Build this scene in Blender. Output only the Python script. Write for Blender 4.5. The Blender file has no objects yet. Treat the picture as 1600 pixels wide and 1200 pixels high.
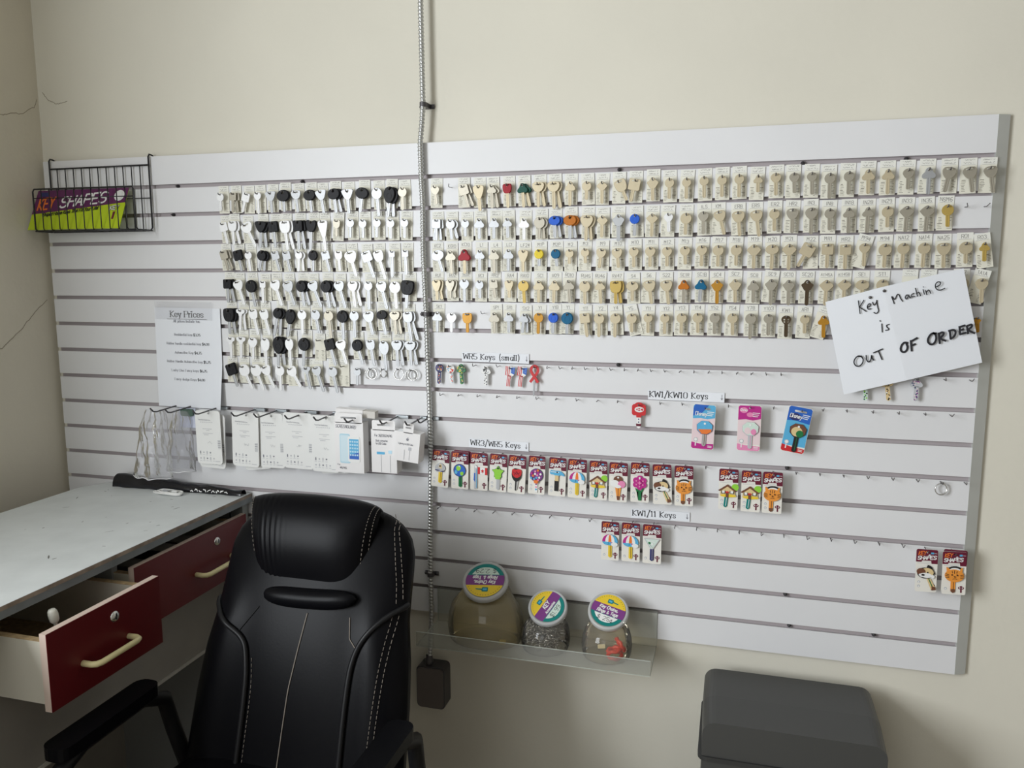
import bpy, math, random
from mathutils import Vector, Matrix
from mathutils.geometry import tessellate_polygon
random.seed(7)
SC = bpy.context.scene
COL = SC.collection
R = math.radians

# ------------------------------------------------------------------ camera
cam_data = bpy.data.cameras.new('camera')
cam = bpy.data.objects.new('camera', cam_data)
COL.objects.link(cam)
yaw, pitch, roll = -0.2739, -0.1385, -0.0023
fwd = Vector((math.sin(yaw) * math.cos(pitch), math.cos(yaw) * math.cos(pitch), math.sin(pitch)))
rgt = Vector((math.cos(yaw), -math.sin(yaw), 0))
upv = rgt.cross(fwd)
r2 = math.cos(roll) * rgt + math.sin(roll) * upv
u2 = -math.sin(roll) * rgt + math.cos(roll) * upv
cam.matrix_world = Matrix(((r2.x, u2.x, -fwd.x, 1.9253), (r2.y, u2.y, -fwd.y, -1.8828), (r2.z, u2.z, -fwd.z, 1.5188), (0, 0, 0, 1)))
cam_data.sensor_width = 36.0
cam_data.lens = 1234.75 / 1600 * 36
cam_data.clip_start = 0.05
SC.camera = cam

# ------------------------------------------------------------------ world, lights, exposure
world = bpy.data.worlds.new('world')
SC.world = world
world.use_nodes = True
bg = world.node_tree.nodes['Background']
bg.inputs[0].default_value = (0.95, 0.97, 1.0, 1)
bg.inputs[1].default_value = 0.25


def area(name, loc, target, sx, sy, power, col):
    l = bpy.data.lights.new(name, 'AREA')
    l.shape = 'RECTANGLE'
    l.size = sx
    l.size_y = sy
    l.energy = power
    l.color = col
    o = bpy.data.objects.new(name, l)
    COL.objects.link(o)
    o.location = loc
    d = Vector(target) - Vector(loc)
    o.rotation_euler = d.to_track_quat('-Z', 'Y').to_euler()
    return o


area('window_daylight', (0.02, -2.45, 1.7), (3.0, -2.45, 1.7), 1.4, 1.3, 102, (0.91, 0.955, 1.0))
area('shopfront_daylight', (0.9, -5.1, 1.9), (1.2, 0, 1.4), 1.5, 1.3, 17, (0.95, 0.98, 1.0))
SC.view_settings.view_transform = 'Standard'
SC.view_settings.look = 'None'
SC.view_settings.gamma = 1.0
SC.view_settings.use_curve_mapping = False
SC.view_settings.exposure = 0.13

# ------------------------------------------------------------------ materials
MATS = {}


def mat(name, col, rough=0.5, metal=0.0, spec=0.5, noise=None, coat=0.0, bump=None, alpha=None):
    """Principled material; noise=(scale, amount) mottles the colour, bump=(scale, strength)."""
    if name in MATS:
        return MATS[name]
    m = bpy.data.materials.new(name)
    m.use_nodes = True
    nt = m.node_tree
    b = nt.nodes['Principled BSDF']
    b.inputs['Base Color'].default_value = (*col, 1)
    b.inputs['Roughness'].default_value = rough
    b.inputs['Metallic'].default_value = metal
    b.inputs['Specular IOR Level'].default_value = spec
    b.inputs['Coat Weight'].default_value = coat
    if noise or bump:
        tc = nt.nodes.new('ShaderNodeTexCoord')
    if noise:
        n = nt.nodes.new('ShaderNodeTexNoise')
        n.inputs['Scale'].default_value = noise[0]
        n.inputs['Detail'].default_value = 6
        nt.links.new(tc.outputs['Object'], n.inputs['Vector'])
        r = nt.nodes.new('ShaderNodeValToRGB')
        a = noise[1]
        r.color_ramp.elements[0].position = 0.3
        r.color_ramp.elements[1].position = 0.7
        r.color_ramp.elements[0].color = (*[c * (1 - a) for c in col], 1)
        r.color_ramp.elements[1].color = (*[min(1, c * (1 + a)) for c in col], 1)
        nt.links.new(n.outputs['Fac'], r.inputs['Fac'])
        nt.links.new(r.outputs['Color'], b.inputs['Base Color'])
    if bump:
        n2 = nt.nodes.new('ShaderNodeTexNoise')
        n2.inputs['Scale'].default_value = bump[0]
        n2.inputs['Detail'].default_value = 4
        nt.links.new(tc.outputs['Object'], n2.inputs['Vector'])
        bp = nt.nodes.new('ShaderNodeBump')
        bp.inputs['Strength'].default_value = bump[1]
        bp.inputs['Distance'].default_value = 0.004
        nt.links.new(n2.outputs['Fac'], bp.inputs['Height'])
        nt.links.new(bp.outputs['Normal'], b.inputs['Normal'])
    MATS[name] = m
    return m


def clear(name, tint, gloss=0.12, rough=0.05, dens=0.0):
    """Thin clear plastic: mostly see-through, tinted, with a fresnel sheen."""
    m = bpy.data.materials.new(name)
    m.use_nodes = True
    nt = m.node_tree
    nt.nodes.clear()
    out = nt.nodes.new('ShaderNodeOutputMaterial')
    tr = nt.nodes.new('ShaderNodeBsdfTransparent')
    tr.inputs[0].default_value = (*tint, 1)
    gl = nt.nodes.new('ShaderNodeBsdfGlossy')
    gl.inputs['Color'].default_value = (1, 1, 1, 1)
    gl.inputs['Roughness'].default_value = rough
    df = nt.nodes.new('ShaderNodeBsdfDiffuse')
    df.inputs['Color'].default_value = (*[min(1, t * 0.8) for t in tint], 1)
    mx0 = nt.nodes.new('ShaderNodeMixShader')
    mx0.inputs[0].default_value = dens
    nt.links.new(tr.outputs[0], mx0.inputs[1])
    nt.links.new(df.outputs[0], mx0.inputs[2])
    lw = nt.nodes.new('ShaderNodeLayerWeight')
    lw.inputs[0].default_value = gloss
    mx = nt.nodes.new('ShaderNodeMixShader')
    nt.links.new(lw.outputs['Fresnel'], mx.inputs[0])
    nt.links.new(mx0.outputs[0], mx.inputs[1])
    nt.links.new(gl.outputs[0], mx.inputs[2])
    nt.links.new(mx.outputs[0], out.inputs[0])
    MATS[name] = m
    return m


WALL = mat('cream_wall_paint', (0.70, 0.67, 0.575), 0.75, noise=(1.6, 0.05), bump=(60, 0.12))
LWALL = mat('cream_side_wall_paint', (0.68, 0.63, 0.52), 0.75, noise=(2.2, 0.06), bump=(60, 0.15))
PANEL = mat('light_grey_laminate', (0.735, 0.735, 0.745), 0.45, noise=(3, 0.025))
GROOVE = mat('groove_lining', (0.42, 0.375, 0.385), 0.6)
TRIM = mat('grey_edge_trim', (0.52, 0.53, 0.50), 0.5, noise=(9, 0.05))
SHADE = mat('dim_shop_wall', (0.32, 0.29, 0.245), 0.8)
FLOOR = mat('brown_floor_tile', (0.25, 0.22, 0.18), 0.5, noise=(4, 0.1))
CEIL = mat('white_ceiling_paint', (0.5, 0.49, 0.46), 0.8)
BLACKWIRE = mat('black_coated_wire', (0.012, 0.012, 0.014), 0.35)
HOOKM = mat('dark_steel_wire', (0.13, 0.12, 0.12), 0.4, 0.6)
STEEL = mat('bright_steel', (0.72, 0.72, 0.70), 0.25, 0.95)
CONDUIT = mat('galvanised_steel', (0.58, 0.59, 0.58), 0.32, 0.8)
DARKMET = mat('dark_clamp_metal', (0.10, 0.095, 0.10), 0.45, 0.5)
PAPER = mat('white_paper', (0.80, 0.82, 0.86), 0.7)
PAPERB = mat('white_card', (0.80, 0.80, 0.78), 0.5)
INK = mat('black_ink', (0.015, 0.015, 0.02), 0.6)
GREYINK = mat('grey_print', (0.22, 0.22, 0.25), 0.6)
FAINT = mat('faint_grey_print', (0.50, 0.50, 0.52), 0.6)
CARD = mat('cream_card_paper', (0.77, 0.75, 0.645), 0.7, noise=(40, 0.03))
CARDTOP = mat('pale_card_flap', (0.80, 0.795, 0.735), 0.7)
PENCIL = mat('pencil_grey', (0.30, 0.29, 0.27), 0.7)
PRINT = mat('dark_brown_print', (0.13, 0.11, 0.075), 0.7)

# ------------------------------------------------------------------ mesh builder
class MB:
    def __init__(self):
        self.v, self.f, self.m, self.s, self.mats = [], [], [], [], []

    def mi(self, m):
        if m not in self.mats:
            self.mats.append(m)
        return self.mats.index(m)

    def add(self, vs, fs, m, smooth=False):
        o = len(self.v)
        k = self.mi(m)
        self.v += [tuple(p) for p in vs]
        for f in fs:
            self.f.append([o + i for i in f])
            self.m.append(k)
            self.s.append(smooth)
        return self

    def box(self, x0, x1, y0, y1, z0, z1, m, rot=None, at=None):
        vs = [Vector((x, y, z)) for z in (z0, z1) for y in (y0, y1) for x in (x0, x1)]
        if rot is not None:
            vs = [rot @ p + Vector(at) for p in vs]
        return self.add(vs, [(0, 2, 3, 1), (4, 5, 7, 6), (0, 1, 5, 4), (2, 6, 7, 3), (0, 4, 6, 2), (1, 3, 7, 5)], m)

    def rbox(self, x0, x1, y0, y1, z0, z1, r, m, n=4, axis='y', smooth=False):
        """Box with its four edges along AXIS rounded."""
        a0, a1, b0, b1, c0, c1 = {'y': (x0, x1, z0, z1, y0, y1), 'z': (x0, x1, y0, y1, z0, z1), 'x': (y0, y1, z0, z1, x0, x1)}[axis]
        out = rrect(a0, a1, b0, b1, r, n)
        return self.prism(out, c0, c1, m, axis)

    def prism(self, out, c0, c1, m, axis='y', holes=(), inset=0.0, side=None):
        """Extrude a 2D outline along AXIS; INSET chamfers the c0 face."""
        def P(p, c):
            return {'y': (p[0], c, p[1]), 'z': (p[0], p[1], c), 'x': (c, p[0], p[1])}[axis]
        loops = [list(out)] + [list(h) for h in holes]
        flat = [p for l in loops for p in l]
        tris = tessellate_polygon([[Vector((p[0], p[1], 0)) for p in l] for l in loops])
        cx = sum(p[0] for p in loops[0]) / len(loops[0])
        cy = sum(p[1] for p in loops[0]) / len(loops[0])
        n0 = len(loops[0])
        front = [((p[0] - cx) * (1 - inset) + cx, (p[1] - cy) * (1 - inset) + cy) if i < n0 else p for i, p in enumerate(flat)]
        n = len(flat)
        cm = c0 + (c1 - c0) * 0.45 if inset else c0
        vs = [P(p, c0) for p in front] + [P(p, c1) for p in flat]
        fs = []
        for t in tris:
            fs.append(tuple(t))
            fs.append(tuple(n + i for i in reversed(t)))
        self.add(vs, fs, m)
        sm = side or m
        o = 0
        for l in loops:
            k = len(l)
            vs2, fs2 = [], []
            if inset and o == 0:
                vs2 = [P(front[i], c0) for i in range(k)] + [P(l[i], cm) for i in range(k)] + [P(l[i], c1) for i in range(k)]
                for i in range(k):
                    j = (i + 1) % k
                    fs2 += [(i, j, k + j, k + i), (k + i, k + j, 2 * k + j, 2 * k + i)]
            else:
                vs2 = [P(q, c0) for q in l] + [P(q, c1) for q in l]
                fs2 = [(i, (i + 1) % k, k + (i + 1) % k, k + i) for i in range(k)]
            self.add(vs2, fs2, sm)
            o += k
        return self

    def tube(self, path, r, m, n=8, closed=False, caps=True, rad=None):
        path = [Vector(p) for p in path]
        k = len(path)
        rings = []
        prev = None
        for i, p in enumerate(path):
            if closed:
                t = (path[(i + 1) % k] - path[i - 1])
            else:
                t = path[min(i + 1, k - 1)] - path[max(i - 1, 0)]
            if t.length < 1e-9:
                t = Vector((0, 0, 1))
            t.normalize()
            if prev is None:
                a = Vector((0, 0, 1)) if abs(t.z) < 0.9 else Vector((1, 0, 0))
                u = t.cross(a).normalized()
            else:
                u = (prev - t * prev.dot(t))
                u = u.normalized() if u.length > 1e-6 else t.orthogonal().normalized()
            prev = u
            w = t.cross(u)
            rr = rad[i] if rad else r
            rings.append([p + (u * math.cos(2 * math.pi * j / n) + w * math.sin(2 * math.pi * j / n)) * rr for j in range(n)])
        vs = [q for g in rings for q in g]
        fs = []
        for i in range(k if closed else k - 1):
            a, b = i * n, ((i + 1) % k) * n
            for j in range(n):
                fs.append((a + j, a + (j + 1) % n, b + (j + 1) % n, b + j))
        if caps and not closed:
            fs.append(tuple(reversed(range(n))))
            fs.append(tuple((k - 1) * n + j for j in range(n)))
        return self.add(vs, fs, m, True)

    def lathe(self, prof, m, n=32, sx=1.0, sy=1.0, at=(0, 0, 0), rot=None):
        vs, fs = [], []
        for r, z in prof:
            for j in range(n):
                a = 2 * math.pi * j / n
                p = Vector((r * sx * math.cos(a), r * sy * math.sin(a), z))
                if rot is not None:
                    p = rot @ p
                vs.append(p + Vector(at))
        for i in range(len(prof) - 1):
            for j in range(n):
                fs.append((i * n + j, i * n + (j + 1) % n, (i + 1) * n + (j + 1) % n, (i + 1) * n + j))
        return self.add(vs, fs, m, True)

    def grid(self, fn, nu, nv, m, smooth=True, wrap=False):
        vs = [fn(i / nu, j / nv) for j in range(nv + 1) for i in range(nu + 1)]
        fs = [(j * (nu + 1) + i, j * (nu + 1) + i + 1, (j + 1) * (nu + 1) + i + 1, (j + 1) * (nu + 1) + i) for j in range(nv) for i in range(nu)]
        return self.add(vs, fs, m, smooth)

    def text(self, s, m, fr, size, w=0.13, serif=False, shear=0.0, jit=0.0, align='l', track=1.0, wid=1.0):
        """Stroke lettering: fr maps (x, y) in metres to a 3D point, SIZE is the cap height."""
        k = size / 6.0
        total = text_width(s, track, wid) * k
        x0 = {'l': 0, 'c': -total / 2, 'r': -total}[align]
        for ch in s:
            adv, strokes = GLYPH.get(ch, (3, []))
            dy = random.uniform(-jit, jit) * size
            sc = 1 + random.uniform(-jit, jit)
            for curved, pts in strokes:
                q = chaikin(pts) if curved else pts
                q = [(x0 + (p[0] * wid * sc + p[1] * shear) * k, p[1] * k * sc + dy) for p in q]
                self.stroke(q, m, fr, size * w, serif and not curved, serif)
            x0 += (adv * wid + track) * k
        return self

    def stroke(self, q, m, fr, w, serif=False, contrast=False):
        """One pen stroke as a mitred strip; each strip sits a hair above the last so crossings do not coincide."""
        q = [p for i, p in enumerate(q) if i == 0 or math.hypot(p[0] - q[i - 1][0], p[1] - q[i - 1][1]) > 1e-7]
        n = len(q)
        if n < 2:
            return self
        self.lift = (getattr(self, 'lift', 0) + 1) % 12
        o = Vector(fr(*q[0]))
        e = 1e-3
        nrm = (Vector(fr(q[0][0] + e, q[0][1])) - o).cross(Vector(fr(q[0][0], q[0][1] + e)) - o)
        nrm = nrm.normalized() * (2.2e-5 * self.lift) if nrm.length > 0 else Vector((0, 0, 0))
        P = lambda x, y: Vector(fr(x, y)) + nrm
        T = []
        for i in range(n - 1):
            L = math.hypot(q[i + 1][0] - q[i][0], q[i + 1][1] - q[i][1])
            T.append(((q[i + 1][0] - q[i][0]) / L, (q[i + 1][1] - q[i][1]) / L))
        W = [w * (0.4 + 0.75 * abs(t[1]) if contrast else 1.0) / 2 for t in T]
        closed = n > 3 and math.hypot(q[0][0] - q[-1][0], q[0][1] - q[-1][1]) < 1e-6
        vs, fs = [], []
        for i in range(n):
            if i == 0:
                a, b = (T[-1], T[0]) if closed else (T[0], T[0])
                wa = W[0]
            elif i == n - 1:
                a, b = (T[-1], T[0]) if closed else (T[-1], T[-1])
                wa = W[0] if closed else W[-1]
            else:
                a, b = T[i - 1], T[i]
                wa = (W[i - 1] + W[i]) / 2
            x, y = q[i]
            if not closed and i in (0, n - 1):
                s_ = -1 if i == 0 else 1
                x, y = x + a[0] * wa * 0.5 * s_, y + a[1] * wa * 0.5 * s_
            dot = a[0] * b[0] + a[1] * b[1]
            tx, ty = a[0] + b[0], a[1] + b[1]
            L = math.hypot(tx, ty)
            if dot > -0.2 and L > 1e-6:
                k = min(1.6, 2 / L)
                nx, ny = -ty / L * wa * k, tx / L * wa * k
                vs += [P(x + nx, y + ny), P(x - nx, y - ny)]
                if i:
                    c = len(vs)
                    fs.append((c - 4, c - 3, c - 1, c - 2))
            else:
                for t in (a, b):
                    vs += [P(x - t[1] * wa, y + t[0] * wa), P(x + t[1] * wa, y - t[0] * wa)]
                c = len(vs)
                fs.append((c - 6, c - 5, c - 3, c - 4))
                if dot > -0.98:
                    nrm2 = nrm * 0
                    fs.append((c - 4, c - 3, c - 1, c - 2))
        self.add(vs, fs, m)
        if serif:
            for (ax, ay), (bx, by) in ((q[0], q[1]), (q[-1], q[-2])):
                if abs(by - ay) > abs(bx - ax) * 0.9:
                    s, t = w * 1.5, w * 0.28
                    d = t if by < ay else -t
                    self.lift = (self.lift + 1) % 12
                    k = nrm.normalized() * 2.2e-5 * self.lift if nrm.length else nrm
                    self.add([Vector(fr(*p)) + k for p in ((ax - s, ay), (ax + s, ay), (ax + s, ay - d * 1.6), (ax - s, ay - d * 1.6))], [(0, 1, 2, 3)], m)
        return self

    def mesh(self, name):
        me = bpy.data.meshes.new(name)
        me.from_pydata(self.v, [], self.f)
        for m in self.mats:
            me.materials.append(m)
        me.polygons.foreach_set('material_index', self.m)
        me.polygons.foreach_set('use_smooth', self.s)
        me.update()
        return me

    def build(self, name, parent=None, loc=None, rot=None):
        return link(name, self.mesh(name), parent, loc, rot)


def link(name, me, parent=None, loc=None, rot=None, scale=None):
    o = bpy.data.objects.new(name, me)
    COL.objects.link(o)
    if parent is not None:
        o.parent = parent
    if loc is not None:
        o.location = loc
    if rot is not None:
        o.rotation_euler = rot
    if scale is not None:
        o.scale = scale
    return o


def tag(o, label=None, cat=None, group=None, kind=None):
    for k, v in (('label', label), ('category', cat), ('group', group), ('kind', kind)):
        if v:
            o[k] = v
    return o


def thing(name, label, cat, loc=(0, 0, 0), rot=(0, 0, 0), group=None):
    o = link(name, None, None, loc, rot)
    o.empty_display_size = 0.02
    return tag(o, label, cat, group)


def rrect(a0, a1, b0, b1, r, n=4):
    pts = []
    for cx, cy, s in ((a1 - r, b1 - r, 0), (a0 + r, b1 - r, 90), (a0 + r, b0 + r, 180), (a1 - r, b0 + r, 270)):
        for i in range(n + 1):
            a = R(s + 90 * i / n)
            pts.append((cx + r * math.cos(a), cy + r * math.sin(a)))
    return pts


def circ(cx, cy, r, n=16, ry=None, a0=0, a1=360):
    full = a1 - a0 >= 360
    return [(cx + r * math.cos(R(a0 + (a1 - a0) * i / (n if full else n - 1))), cy + (ry or r) * math.sin(R(a0 + (a1 - a0) * i / (n if full else n - 1)))) for i in range(n)]


def chaikin(p, it=2):
    closed = p[0] == p[-1]
    for _ in range(it):
        q = [] if closed else [p[0]]
        for i in range(len(p) - 1):
            a, b = p[i], p[i + 1]
            q += [(a[0] * .75 + b[0] * .25, a[1] * .75 + b[1] * .25), (a[0] * .25 + b[0] * .75, a[1] * .25 + b[1] * .75)]
        q.append(q[0] if closed else p[-1])
        p = q
    return p


def face_frame(ox, oz, y, ang=0.0):
    """Text frame on a plane facing the viewer side (-y)."""
    c, s = math.cos(ang), math.sin(ang)
    return lambda x, v: (ox + x * c - v * s, y, oz + x * s + v * c)


# stroke lettering: x 0-4, y 0-6 (a = -1, b = -2); a leading ~ marks a curved stroke
_G = {
    'A': '4|00 26 40|12 32', 'B': '4|00 06|~06 26 46 43 23 03|~03 23 43 40 20 00', 'C': '4|~45 36 16 05 01 10 30 41', 'D': '4|00 06|~06 26 46 40 20 00',
    'E': '4|46 06 00 40|03 33', 'F': '4|46 06 00|03 33', 'G': '4|~45 36 16 05 01 10 30 41|41 43 23', 'H': '4|00 06|40 46|03 43', 'I': '1|00 06', 'J': '3|~36 31 20 10 01',
    'K': '4|00 06|46 03 40', 'L': '4|06 00 40', 'M': '5|00 06 23 46 40', 'N': '4|00 06 40 46', 'O': '4|~16 36 45 41 30 10 01 05 16', 'P': '4|00 06|~06 26 46 43 23 03',
    'Q': '4|~16 36 45 41 30 10 01 05 16|22 40', 'R': '4|00 06|~06 26 46 43 23 03|23 40', 'S': '4|~45 36 16 05 04 13 33 42 41 30 10 01', 'T': '4|06 46|20 26',
    'U': '4|~06 01 10 30 41 46', 'V': '4|06 20 46', 'W': '6|06 10 35 50 66', 'X': '4|00 46|06 40', 'Y': '4|06 23 46|23 20', 'Z': '4|06 46 00 40',
    '0': '4|~16 36 45 41 30 10 01 05 16', '1': '2|05 16 10', '2': '4|~05 16 36 45 44 00|00 40', '3': '4|~05 16 36 45 44 33 23|~23 33 42 41 30 10 01', '4': '4|30 36 02 42',
    '5': '4|46 06 03|~03 13 33 42 41 30 10 01', '6': '4|~46 26 04 01 10 30 41 42 33 13 02', '7': '4|06 46 10', '8': '4|~13 04 05 16 36 45 44 33 13 02 01 10 30 41 42 33', '9': '4|~44 33 13 04 05 16 36 45 42 30 10',
    'a': '3|~34 14 03 01 10 20 32|34 30', 'b': '3|06 00|~03 14 24 33 31 20 10 01', 'c': '3|~33 24 14 03 01 10 20 31', 'd': '3|36 30|~33 24 14 03 01 10 20 31',
    'e': '3|02 32|~32 33 24 14 03 01 10 20 31', 'f': '2|~36 26 15 10|04 24', 'g': '3|~33 24 14 03 01 10 20 31|~34 3a 2b 1b 0a', 'h': '3|06 00|~02 14 24 33 30', 'i': '1|04 00|06 05',
    'k': '3|06 00|34 02 30', 'l': '1|06 00', 'm': '5|04 00|~02 14 24 23 20|~23 34 44 43 40', 'n': '3|04 00|~02 14 24 33 30', 'o': '3|~14 24 33 31 20 10 01 03 14',
    'p': '3|04 0b|~03 14 24 33 31 20 10 01', 'r': '2|04 00|~02 14 24', 's': '3|~33 24 14 03 12 22 31 20 10 01', 't': '2|~16 11 20|04 24', 'u': '3|~04 01 10 20 32|34 30',
    'v': '3|04 20 34', 'w': '5|04 10 23 30 44', 'x': '3|04 30|34 00', 'y': '3|04 20|34 1b 0b', '$': '4|~45 36 16 05 04 13 33 42 41 30 10 01|27 2a', '.': '1|00 01', ':': '1|00 01|03 04',
    '/': '3|0a 37', '(': '2|~27 15 11 2a', ')': '2|~07 15 11 0a', '&': '4|~40 05 16 25 01 10 20 42', ',': '1|11 0a', '!': '1|06 02|00 01', '@': '3|~33 24 14 03 01 10 20 31|25 2a', '|': '2|16 10|02 10 22',
}
GLYPH = {}
for _c, _t in _G.items():
    _p = _t.split('|')
    GLYPH[_c] = (int(_p[0]), [(q.startswith('~'), [(int(d[0]), {'a': -1, 'b': -2}.get(d[1]) if d[1] in 'ab' else int(d[1])) for d in q.strip('~').split()]) for q in _p[1:]])
GLYPH[' '] = (2, [])


def text_width(s, track=1.0, wid=1.0):
    return sum(GLYPH.get(c, (3, []))[0] * wid + track for c in s) - track


def ordinal(n):
    return f"{n}{'th' if 10 <= n % 100 <= 20 else {1: 'st', 2: 'nd', 3: 'rd'}.get(n % 10, 'th')}"

# ------------------------------------------------------------------ setting: room shell
def structure(name, mb):
    o = mb.build(name)
    o['kind'] = 'structure'
    return o


structure('wall_back', MB().box(-0.12, 4.2, 0.018, 0.14, 0, 2.7, WALL))
lw = MB()
lw.box(-0.14, -0.016, -5.2, 0.02, 0, 2.7, LWALL)
structure('wall_left', lw)
structure('wall_right', MB().box(4.2, 4.32, -5.2, 0.14, 0, 2.7, SHADE))
structure('wall_rear', MB().box(-0.14, 4.32, -5.32, -5.2, 0, 2.7, SHADE))
structure('floor', MB().box(-0.14, 4.2, -5.2, 0.14, -0.05, 0, FLOOR))
structure('ceiling', MB().box(-0.14, 4.2, -5.2, 0.14, 2.7, 2.75, CEIL))
structure('baseboard_back', MB().box(-0.016, 4.2, 0.004, 0.018, 0, 0.09, mat('brown_baseboard', (0.16, 0.11, 0.07), 0.5)))
CRACK = mat('crack_shadow', (0.26, 0.215, 0.145), 0.9)
YZ = lambda y, z: (-0.0156, y, z)
ck = MB()
rnd = random.Random(3)


def crack_line(pts, n=7, amp=0.002):
    out = [pts[0]]
    for a, b in zip(pts, pts[1:]):
        for i in range(1, n + 1):
            t = i / n
            out.append((a[0] + (b[0] - a[0]) * t + rnd.uniform(-amp, amp), a[1] + (b[1] - a[1]) * t + rnd.uniform(-amp, amp)))
    return out


for P in ([(-0.16, 1.94), (-0.127, 1.946), (-0.087, 1.958), (-0.041, 1.967), (0.0, 1.992), (0.012, 2.015)],
          [(-0.30, 1.262), (-0.193, 1.307), (-0.173, 1.318), (-0.106, 1.366), (-0.054, 1.414), (-0.008, 1.447)]):
    ck.stroke(crack_line(P), CRACK, YZ, 0.0016)
ck.stroke(crack_line([(0.0, 2.035), (0.02, 2.012), (0.05, 2.0), (0.085, 2.006)]), CRACK, lambda x, z: (x, 0.0176, z), 0.0015)
structure('wall_crack_1', ck)  # wall cracks drawn as flat strokes, their shadow put into the colour

# ------------------------------------------------------------------ the slatted wall panel
PITCH, TOPZ, PW = 0.0762, 1.84, 2.4318
panel = thing('slatwall_panel', 'large pale grey slatted display panel fixed to the cream wall behind the keys', 'wall panel', (0, 0, TOPZ - 16 * PITCH))
sl = MB()
off = Vector((0, 0, -(TOPZ - 16 * PITCH)))
for k in range(16):
    zt, zb = TOPZ - k * PITCH - (0.0105 if k else 0), TOPZ - (k + 1) * PITCH
    # each slat: a flat face with lips that overhang the groove behind
    sec = [(0.0, zb), (0.0, zt), (0.0022, zt + 0.0), (0.0065, zt - 0.001), (0.0065, zt - 0.007), (0.011, zt - 0.007), (0.011, zb + 0.007), (0.0065, zb + 0.007), (0.0065, zb + 0.001), (0.0022, zb)]
    sl.prism([(a, b + off.z) for a, b in sec], 0, PW, PANEL, 'x')
sl.build('slat_face', panel)
MB().box(0, PW, 0.011, 0.0165, 0.001, 16 * PITCH - 0.001, GROOVE).build('groove_backing', panel)
tr = MB()
tr.prism([(PW, -0.0005), (PW + 0.024, 0.010), (PW + 0.024, 0.0175), (PW, 0.0175)], 0, 16 * PITCH, TRIM, 'z')
tag(tr.build('edge_trim', panel), 'dull grey edge strip')

SCREW = MB().lathe([(0, -0.0028), (0.003, -0.0026), (0.0052, -0.001), (0.0055, 0.001)], DARKMET, 12, rot=Matrix.Rotation(R(-90), 3, 'X'))
SCREW.box(-0.004, 0.004, -0.0033, -0.0022, -0.0006, 0.0006, INK)
screw_me = SCREW.mesh('screw')
screws = [(0.827, 1.7585, 'in the top groove above the black headed car keys'), (1.655, 1.7585, 'in the top groove above the middle house keys'), (2.058, 1.7575, 'in the top groove, second screw from the panel end'),
          (2.265, 1.7585, 'in the top groove, last screw before the panel end'), (0.444, 1.7585, 'in the top groove just beside the black wire basket'), (0.424, 1.682, 'in the second groove beside the wire basket bottom'),
          (1.66, 1.3015, 'in the groove beside the small-keys paper strip'), (2.061, 1.373, 'in the groove under the lowest house-key row'), (2.055, 1.0725, 'in the groove above the two house-shaped key cards'),
          (2.064, 0.7675, 'in the groove below the tiger-cat key cards'), (2.076, 0.6915, 'rusty, in the lowest groove'), (2.261, 0.6915, 'in the lowest groove close to the panel end')]
for x, z, where in screws:
    o = link('panel_screw', screw_me, None, (x, 0.0085, z))
    o.scale = (0.85, 2.6, 0.85)
    tag(o, 'dark screw head ' + where, 'screw', 'screws holding the slatted panel')

# ------------------------------------------------------------------ key blanks, their cards and hooks
KM = {
    'W': mat('bright_nickel', (0.78, 0.78, 0.78), 0.5, 0.25), 's': mat('nickel_silver', (0.43, 0.44, 0.45), 0.42, 0.4), 'g': mat('worn_nickel', (0.40, 0.37, 0.30), 0.40, 0.4),
    'b': mat('pale_brass_nickel', (0.55, 0.475, 0.325), 0.46, 0.3), 'y': mat('yellow_brass', (0.52, 0.37, 0.10), 0.42, 0.3), 'A': mat('amber_anodised', (0.48, 0.235, 0.02), 0.42, 0.3), 'D': mat('dark_bronze', (0.10, 0.07, 0.04), 0.36, 0.5),
    'k': mat('black_key_plastic', (0.007, 0.007, 0.009), 0.5, spec=0.25), 'R': mat('red_key_plastic', (0.36, 0.008, 0.02), 0.5, spec=0.3), 'G': mat('dark_green_key_plastic', (0.0, 0.075, 0.052), 0.5, spec=0.3), 'B': mat('blue_key_plastic', (0.02, 0.12, 0.62), 0.5, spec=0.3),
    'T': mat('teal_key_plastic', (0.0, 0.12, 0.25), 0.5, spec=0.3), 'O': mat('orange_key_plastic', (0.52, 0.16, 0.01), 0.5, spec=0.3), 'Y': mat('yellow_key_plastic', (0.80, 0.62, 0.04), 0.5, spec=0.3),
}
COLWORD = {'W': 'bright silver', 's': 'silver', 'g': 'dull steel', 'b': 'pale brass', 'y': 'yellow brass', 'A': 'amber', 'D': 'dark bronze', 'k': 'black plastic', 'R': 'red plastic', 'G': 'dark green plastic', 'B': 'blue plastic', 'T': 'teal plastic', 'O': 'orange plastic', 'Y': 'yellow plastic'}
SHAPEWORD = {'o': 'round', 'e': 'oval', 't': 'egg-shaped', 'q': 'square', 'r': 'rounded-square', 'v': 'triangular', 'z': 'flat-topped', 'h': 'hexagonal', 'c': 'clover', 's': 'shield', 'd': 'diamond', 'p': 'pointed', 'w': 'wide', 'u': 'heart-shaped', 'T': 'T-shaped', 'n': 'paddle'}


def sm(p, it=1):
    return chaikin(p + [p[0]], it)[:-1]


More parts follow.
